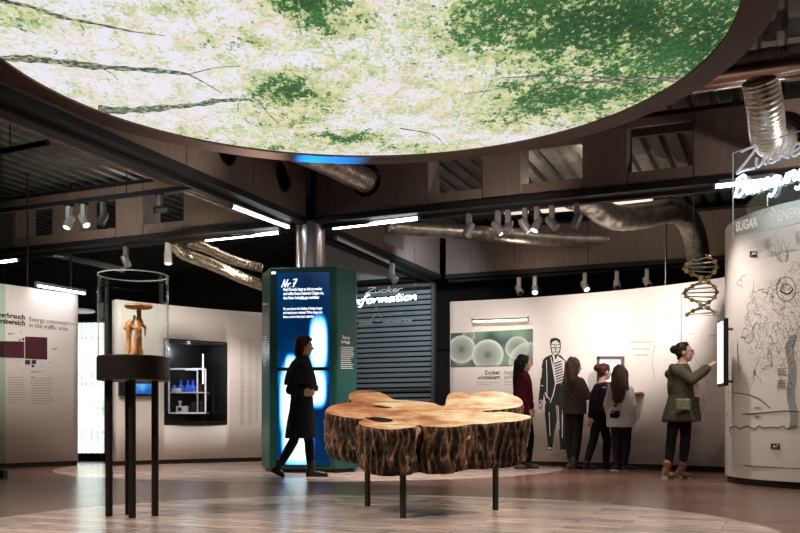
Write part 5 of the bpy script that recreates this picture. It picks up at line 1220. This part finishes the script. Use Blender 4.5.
# --- E : bun, black jacket, striding
Y=12.8
e_=person(Y,600,'person with reddish hair in a bun and black jacket leaning towards the framed screen')
f,s=frame(12); rg=ringf(f,s); hp_,q,R=head_parts(J(604.8,372),12,6)
nk=J(602.5,381); sh_=J(600.5,386); pel=J(600,413)
shN,elN,wrN=J(597.5,387,-.15),J(592.5,403,-.19),J(590.3,417,-.17); shF,elF,wrF=J(601,387,.15),J(607,400,.18),J(617,398,.15)
hipL,hipR=J(598,414,-.07),J(601.5,414,.07); kL,aL=J(593.5,440,-.07),J(586.5,463,-.05); kR,aR=J(607,440,.08),J(606,464,.1)
blob('body',hp_+[('c',J(603.5,377),.046,J(601.5,384),.053)]+torso(nk,sh_,pel,f,s,.155,.14)+arm(shN,elN,wrN)+arm(shF,elF,wrF)+hand_parts(wrN,(-.05,0,-1),(0,1,0),.5,1,.9)+hand_parts(wrF,(1,0,.1),(0,-1,0),.5,-1,.9)+legp(hipL,kL,aL)+legp(hipR,kR,aR)+footp(aL,J(593,467.5,-.05))+footp(aR,J(612,467.5,.1)),.007,M_skin,e_,sm=2); make_eyes(e_,q,R)
blob('jacket',[('l',[rg(J(602.3,382),.055,.06),rg(J(601,385),.09,.13),rg(J(600,392),.12,.16),rg(J(599.5,402),.11,.15),rg(J(599.5,411),.115,.16)]),('c',shN,.056,elN,.05),('c',elN,.048,lerp(elN,wrN,.9),.04),('c',shF,.056,elF,.05),('c',elF,.048,lerp(elF,wrF,.9),.04)],.01,cloth('black_jacket',(.012,.010,.014),.3),e_,sm=3,folds=.01)
blob('trousers',[('c',p,r1+.008,c,r2+.008) for (_,p,r1,c,r2) in legp(hipL,kL,aL)+legp(hipR,kR,aR)]+[('c',lerp(hipL,hipR,.15)+UP*.05,.125,lerp(hipL,hipR,.85)+UP*.05,.135)],.01,cloth('black_trousers',(.012,.010,.012),.15),e_,sm=3)
M_hairE=cloth('reddish_hair',(.065,.016,.016),.4,.45)
blob('hair',[('e',q(-.026,0,.033),(.096,.086,.094),R),('e',q(-.118,0,.045),(.055,.055,.052),R),('c',q(.02,.03,.086),.032,q(.02,-.03,.086),.032),('c',q(-.05,.05,-.01),.035,q(-.06,.02,-.05),.03),('c',q(-.05,-.05,-.01),.035,q(-.06,-.02,-.05),.03)],.008,M_hairE,e_,sm=2,folds=.006,fscale=50)
for (ax,hx_,tx_,d) in((586.5,582,596,-.06),(606,603,616,.1)):
    shoe(e_,'shoe',J(ax,464.5,d),Vector((J(hx_,0,d).x,Y+d,0)),Vector((J(tx_,0,d).x,Y+d,0)),M_boot,shaft=.02)

# --- F : white hoodie seen from behind
Y=12.35
g_=person(Y,621,'person in a pale grey hoodie with very long brown hair, seen from behind')
f,s=frame(68); rg=ringf(f,s); hp_,q,R=head_parts(J(620,374.5),60,4)
nk=J(620,384); sh_=J(620.5,389); pel=J(621.5,418)
shN,elN,wrN=J(629,390,-.02),J(633,406,-.02),J(632.5,420,.04); shF,elF,wrF=J(611,390,.0),J(607.5,405,.0),J(609.5,417,.12)
hipL,hipR=J(616.5,419),J(626,419); kL,aL=J(616.5,442),J(618,463.5); kR,aR=J(626,442),J(624,463.5)
blob('body',hp_+[('c',J(620,379),.048,J(620.3,387),.055)]+torso(nk,sh_,pel,f,s,.17,.15)+arm(shN,elN,wrN)+arm(shF,elF,wrF)+hand_parts(wrN,(0,.1,-1),(-1,0,0),.5,1,.85)+hand_parts(wrF,(.2,.3,-1),(1,0,0),.5,-1,.85)+legp(hipL,kL,aL)+legp(hipR,kR,aR)+footp(aL,J(614,468,.1))+footp(aR,J(634,468,.1)),.007,M_skin,g_,sm=2); make_eyes(g_,q,R)
M_hood=cloth('pale_hoodie',(.50,.47,.45),.12)
hd=blob('hoodie',[('l',[rg(J(620,384),.06,.07),rg(J(620.3,388),.09,.16),rg(J(620.5,397),.125,.19),rg(J(620.5,410),.13,.19),rg(J(621,422),.14,.20),rg(J(621,427),.135,.195)]),('c',shN,.062,elN,.058),('c',elN,.055,lerp(elN,wrN,.9),.046),('c',shF,.062,elF,.058),('c',elF,.055,lerp(elF,wrF,.9),.046),('e',J(620,391,-.1),(.11,.06,.06),None)],.01,M_hood,g_,sm=3,folds=.012)
b=B(); 
def bp_(x,y): return J(x,y,-.175)
b.slab([bp_(614.5,401),bp_(617,399.8),bp_(617.3,405),bp_(615.5,407),bp_(613,406),bp_(615.5,404.5)],Vector((0,.03,0))); b.slab([bp_(611.5,410.5),bp_(621,410.8),bp_(621,412.2),bp_(611.5,412)],Vector((0,.03,0)))
b.build('back_print',M_ink,hd)
blob('trousers',[('c',p,r1+.014,c,r2+.014) for (_,p,r1,c,r2) in legp(hipL,kL,aL)+legp(hipR,kR,aR)]+[('c',lerp(hipL,hipR,.15)+UP*.05,.125,lerp(hipL,hipR,.85)+UP*.05,.135)],.01,cloth('black_trousers',(.012,.010,.012),.15),g_,sm=3)
blob('hair',[('e',q(-.03,0,.035),(.10,.094,.10),R),('c',q(-.07,0,0),.09,J(619,386,-.13),.10),('c',J(619,386,-.13),.10,J(618.5,397,-.15),.085),('c',q(.01,0,.09),.04,q(-.05,0,.08),.06),('c',q(-.02,-.08,.03),.04,q(-.06,-.09,-.2),.05),('c',q(-.02,.08,.03),.035,q(-.06,.08,-.2),.04)],.009,cloth('long_brown_hair',(.050,.026,.018),.4,.45),g_,sm=2,folds=.009,fscale=35)
for (ax,hx_,tx_,e) in((618,619,612,.12),(624,624.5,638,.08)):
    shoe(g_,'shoe',J(ax,464,0),Vector((J(hx_,0).x,Y-.03,0)),Vector((J(tx_,0).x,Y-.03+e,0)),M_boot,mat('grey_sole',(.3,.3,.3),.6),shaft=.02)

# ------------------------------------------------------------ lights
def light(name,kind,loc,energy,col=(1,.9,.8),target=None,size=60,blend=.5,r=.04):
    l=bpy.data.lights.new(name,kind); l.energy=energy; l.color=col; l.shadow_soft_size=r
    if kind=='SPOT': l.spot_size=math.radians(size); l.spot_blend=blend
    o=bpy.data.objects.new(name,l); COL.objects.link(o); o.location=loc
    if target is not None: o.rotation_euler=(Vector(target)-Vector(loc)).to_track_quat('-Z','Y').to_euler()
    return o
WARM=(1,.80,.62); NEU=(1,.89,.84)
bo=bpy.data.objects.new('blue_projector',BLUE); COL.objects.link(bo); bo.location=(-1.25,11.3,2.85); bo.rotation_euler=(Vector((-.80,9.86,3.5))-bo.location).to_track_quat('-Z','Y').to_euler()
light('table_spot','SPOT',(2.95,8.1,3.9),400,WARM,(.35,6.6,.7),26,.5,.03)
light('table_spot','SPOT',(1.5,10.9,3.2),150,WARM,(.4,6.9,.8),24,.6,.03)
light('table_spot','SPOT',(-2.5,3.3,3.0),110,WARM,(.1,6.3,.5),26,.6,.05)
for (px,z_,e,sz) in ((470,1.9,170,60),(560,1.7,190,62),(640,2.0,330,60),(705,1.6,230,60)):
    tgt=wallp(WR,px,z_); light('wall_washer','SPOT',tgt+Vector((-.35,-2.3,0))+UP*(3.15-z_),e,NEU,tgt,sz,.9,.06)
tg=wallp(WL,245,1.7); light('wall_washer','SPOT',tg+Vector((.1,-1.7,1.5)),200,NEU,tg,58,.9,.06)
tg=wallp(WL,165,1.6); light('wall_washer','SPOT',tg+Vector((.1,-1.9,1.6)),140,NEU,tg,70,.9,.06)
tg=wallp(LP,35,1.7); light('wall_washer','SPOT',tg+Vector((.8,-2.2,1.6)),190,NEU,tg,75,.9,.06)
light('drum_spot','SPOT',(2.2,7.2,3.25),130,NEU,(3.75,9.0,1.6),62,.9,.06)
light('drum_spot','SPOT',(3.2,6.3,3.3),60,NEU,(4.1,8.6,1.6),60,.9,.06)
light('floor_spot','SPOT',(-.2,11.0,3.2),700,NEU,(.6,11.4,0),80,.7,.05)
light('floor_spot','SPOT',(-3.6,11.2,3.2),380,NEU,(-3.2,12.4,0),80,.7,.05)
light('floor_spot','SPOT',(2.9,5.0,3.3),420,NEU,(1.9,6.2,0),85,.8,.05)
light('floor_spot','SPOT',(-3.0,5.0,3.3),420,NEU,(-1.8,6.0,0),85,.8,.05)
light('floor_spot','SPOT',(3.0,9.6,3.3),260,NEU,(2.8,9.3,0),95,.8,.05)
light('case_lamp','POINT',(mid+ty*.3+UP*(zt-.1))[:],9,(.8,.88,1),r=.03)
light('plinth_lamp','SPOT',(pc.x+.3,pc.y-1.2,3.1),90,WARM,(pc.x,pc.y,1.3),16,.5,.03)
light('kiosk_side_lamp','SPOT',(.6,10.6,3.2),60,NEU,(-.7,12.0,1.8),40,.8,.05)
light('louvre_lamp','SPOT',(1.2,14.0,3.0),420,(.75,.88,1),(-.2,17,2.9),80,.9,.05)
light('duct_fill','SPOT',(2.6,13.0,2.7),160,(1,.85,.65),(3.4,13.2,3.6),110,1,.05)  # added fill lights that lift the dark ducts, no fixture there
light('duct_fill','POINT',(-2.9,12.7,3.1),14,(1,.86,.6),r=.05)
light('girder_fill','SPOT',(4.6,9.0,2.95),110,(1,.88,.78),(3.4,9.6,4.2),120,1,.08)  # added fill lights that brighten girders and duct undersides, no fixtures there
light('girder_fill','SPOT',(1.2,10.3,2.6),60,(1,.88,.78),(1.3,11.5,3.8),100,1,.08)
light('girder_fill','SPOT',(-1.2,9.6,2.9),60,(1,.88,.78),(-2.2,9.4,3.8),110,1,.08)
light('girder_fill','SPOT',(-4.6,12.2,3.2),70,(1,.9,.78),(-4.4,13.8,3.9),130,1,.08)
light('deck_fill','SPOT',(-4.6,9.5,3.3),110,(.85,.95,.9),(-4.0,10.4,4.4),140,1,.08)  # added fill lights in the ceiling void to brighten the steel deck
light('deck_fill','POINT',(2.6,12.6,4.0),25,(1,.85,.7),r=.08)
light('deck_fill','POINT',(-2.6,14.2,4.0),18,(1,.9,.8),r=.08)
light('deck_fill','SPOT',(4.2,7.6,3.5),60,(1,.92,.88),(5.0,8.4,4.4),140,1,.08)
light('hall_fill','POINT',(2.2,15.5,3.3),9,(1,.8,.65),r=.2)
w=bpy.data.worlds.new('w'); S.world=w; w.use_nodes=True; w.node_tree.nodes['Background'].inputs[0].default_value=(.9,.85,.8,1); w.node_tree.nodes['Background'].inputs[1].default_value=.02
# ------------------------------------------------------------ camera
cd=bpy.data.cameras.new('camera'); cam_=bpy.data.objects.new('camera',cd); COL.objects.link(cam_); S.camera=cam_
cam_.location=(0,0,CH); cam_.rotation_euler=(PI/2,0,0); cd.sensor_width=36; cd.lens=36*F/800; cd.shift_y=(HY-266.5)/800; cd.clip_end=100
S.view_settings.view_transform='Standard'; S.view_settings.look='None'; S.view_settings.exposure=0.0; S.view_settings.gamma=1
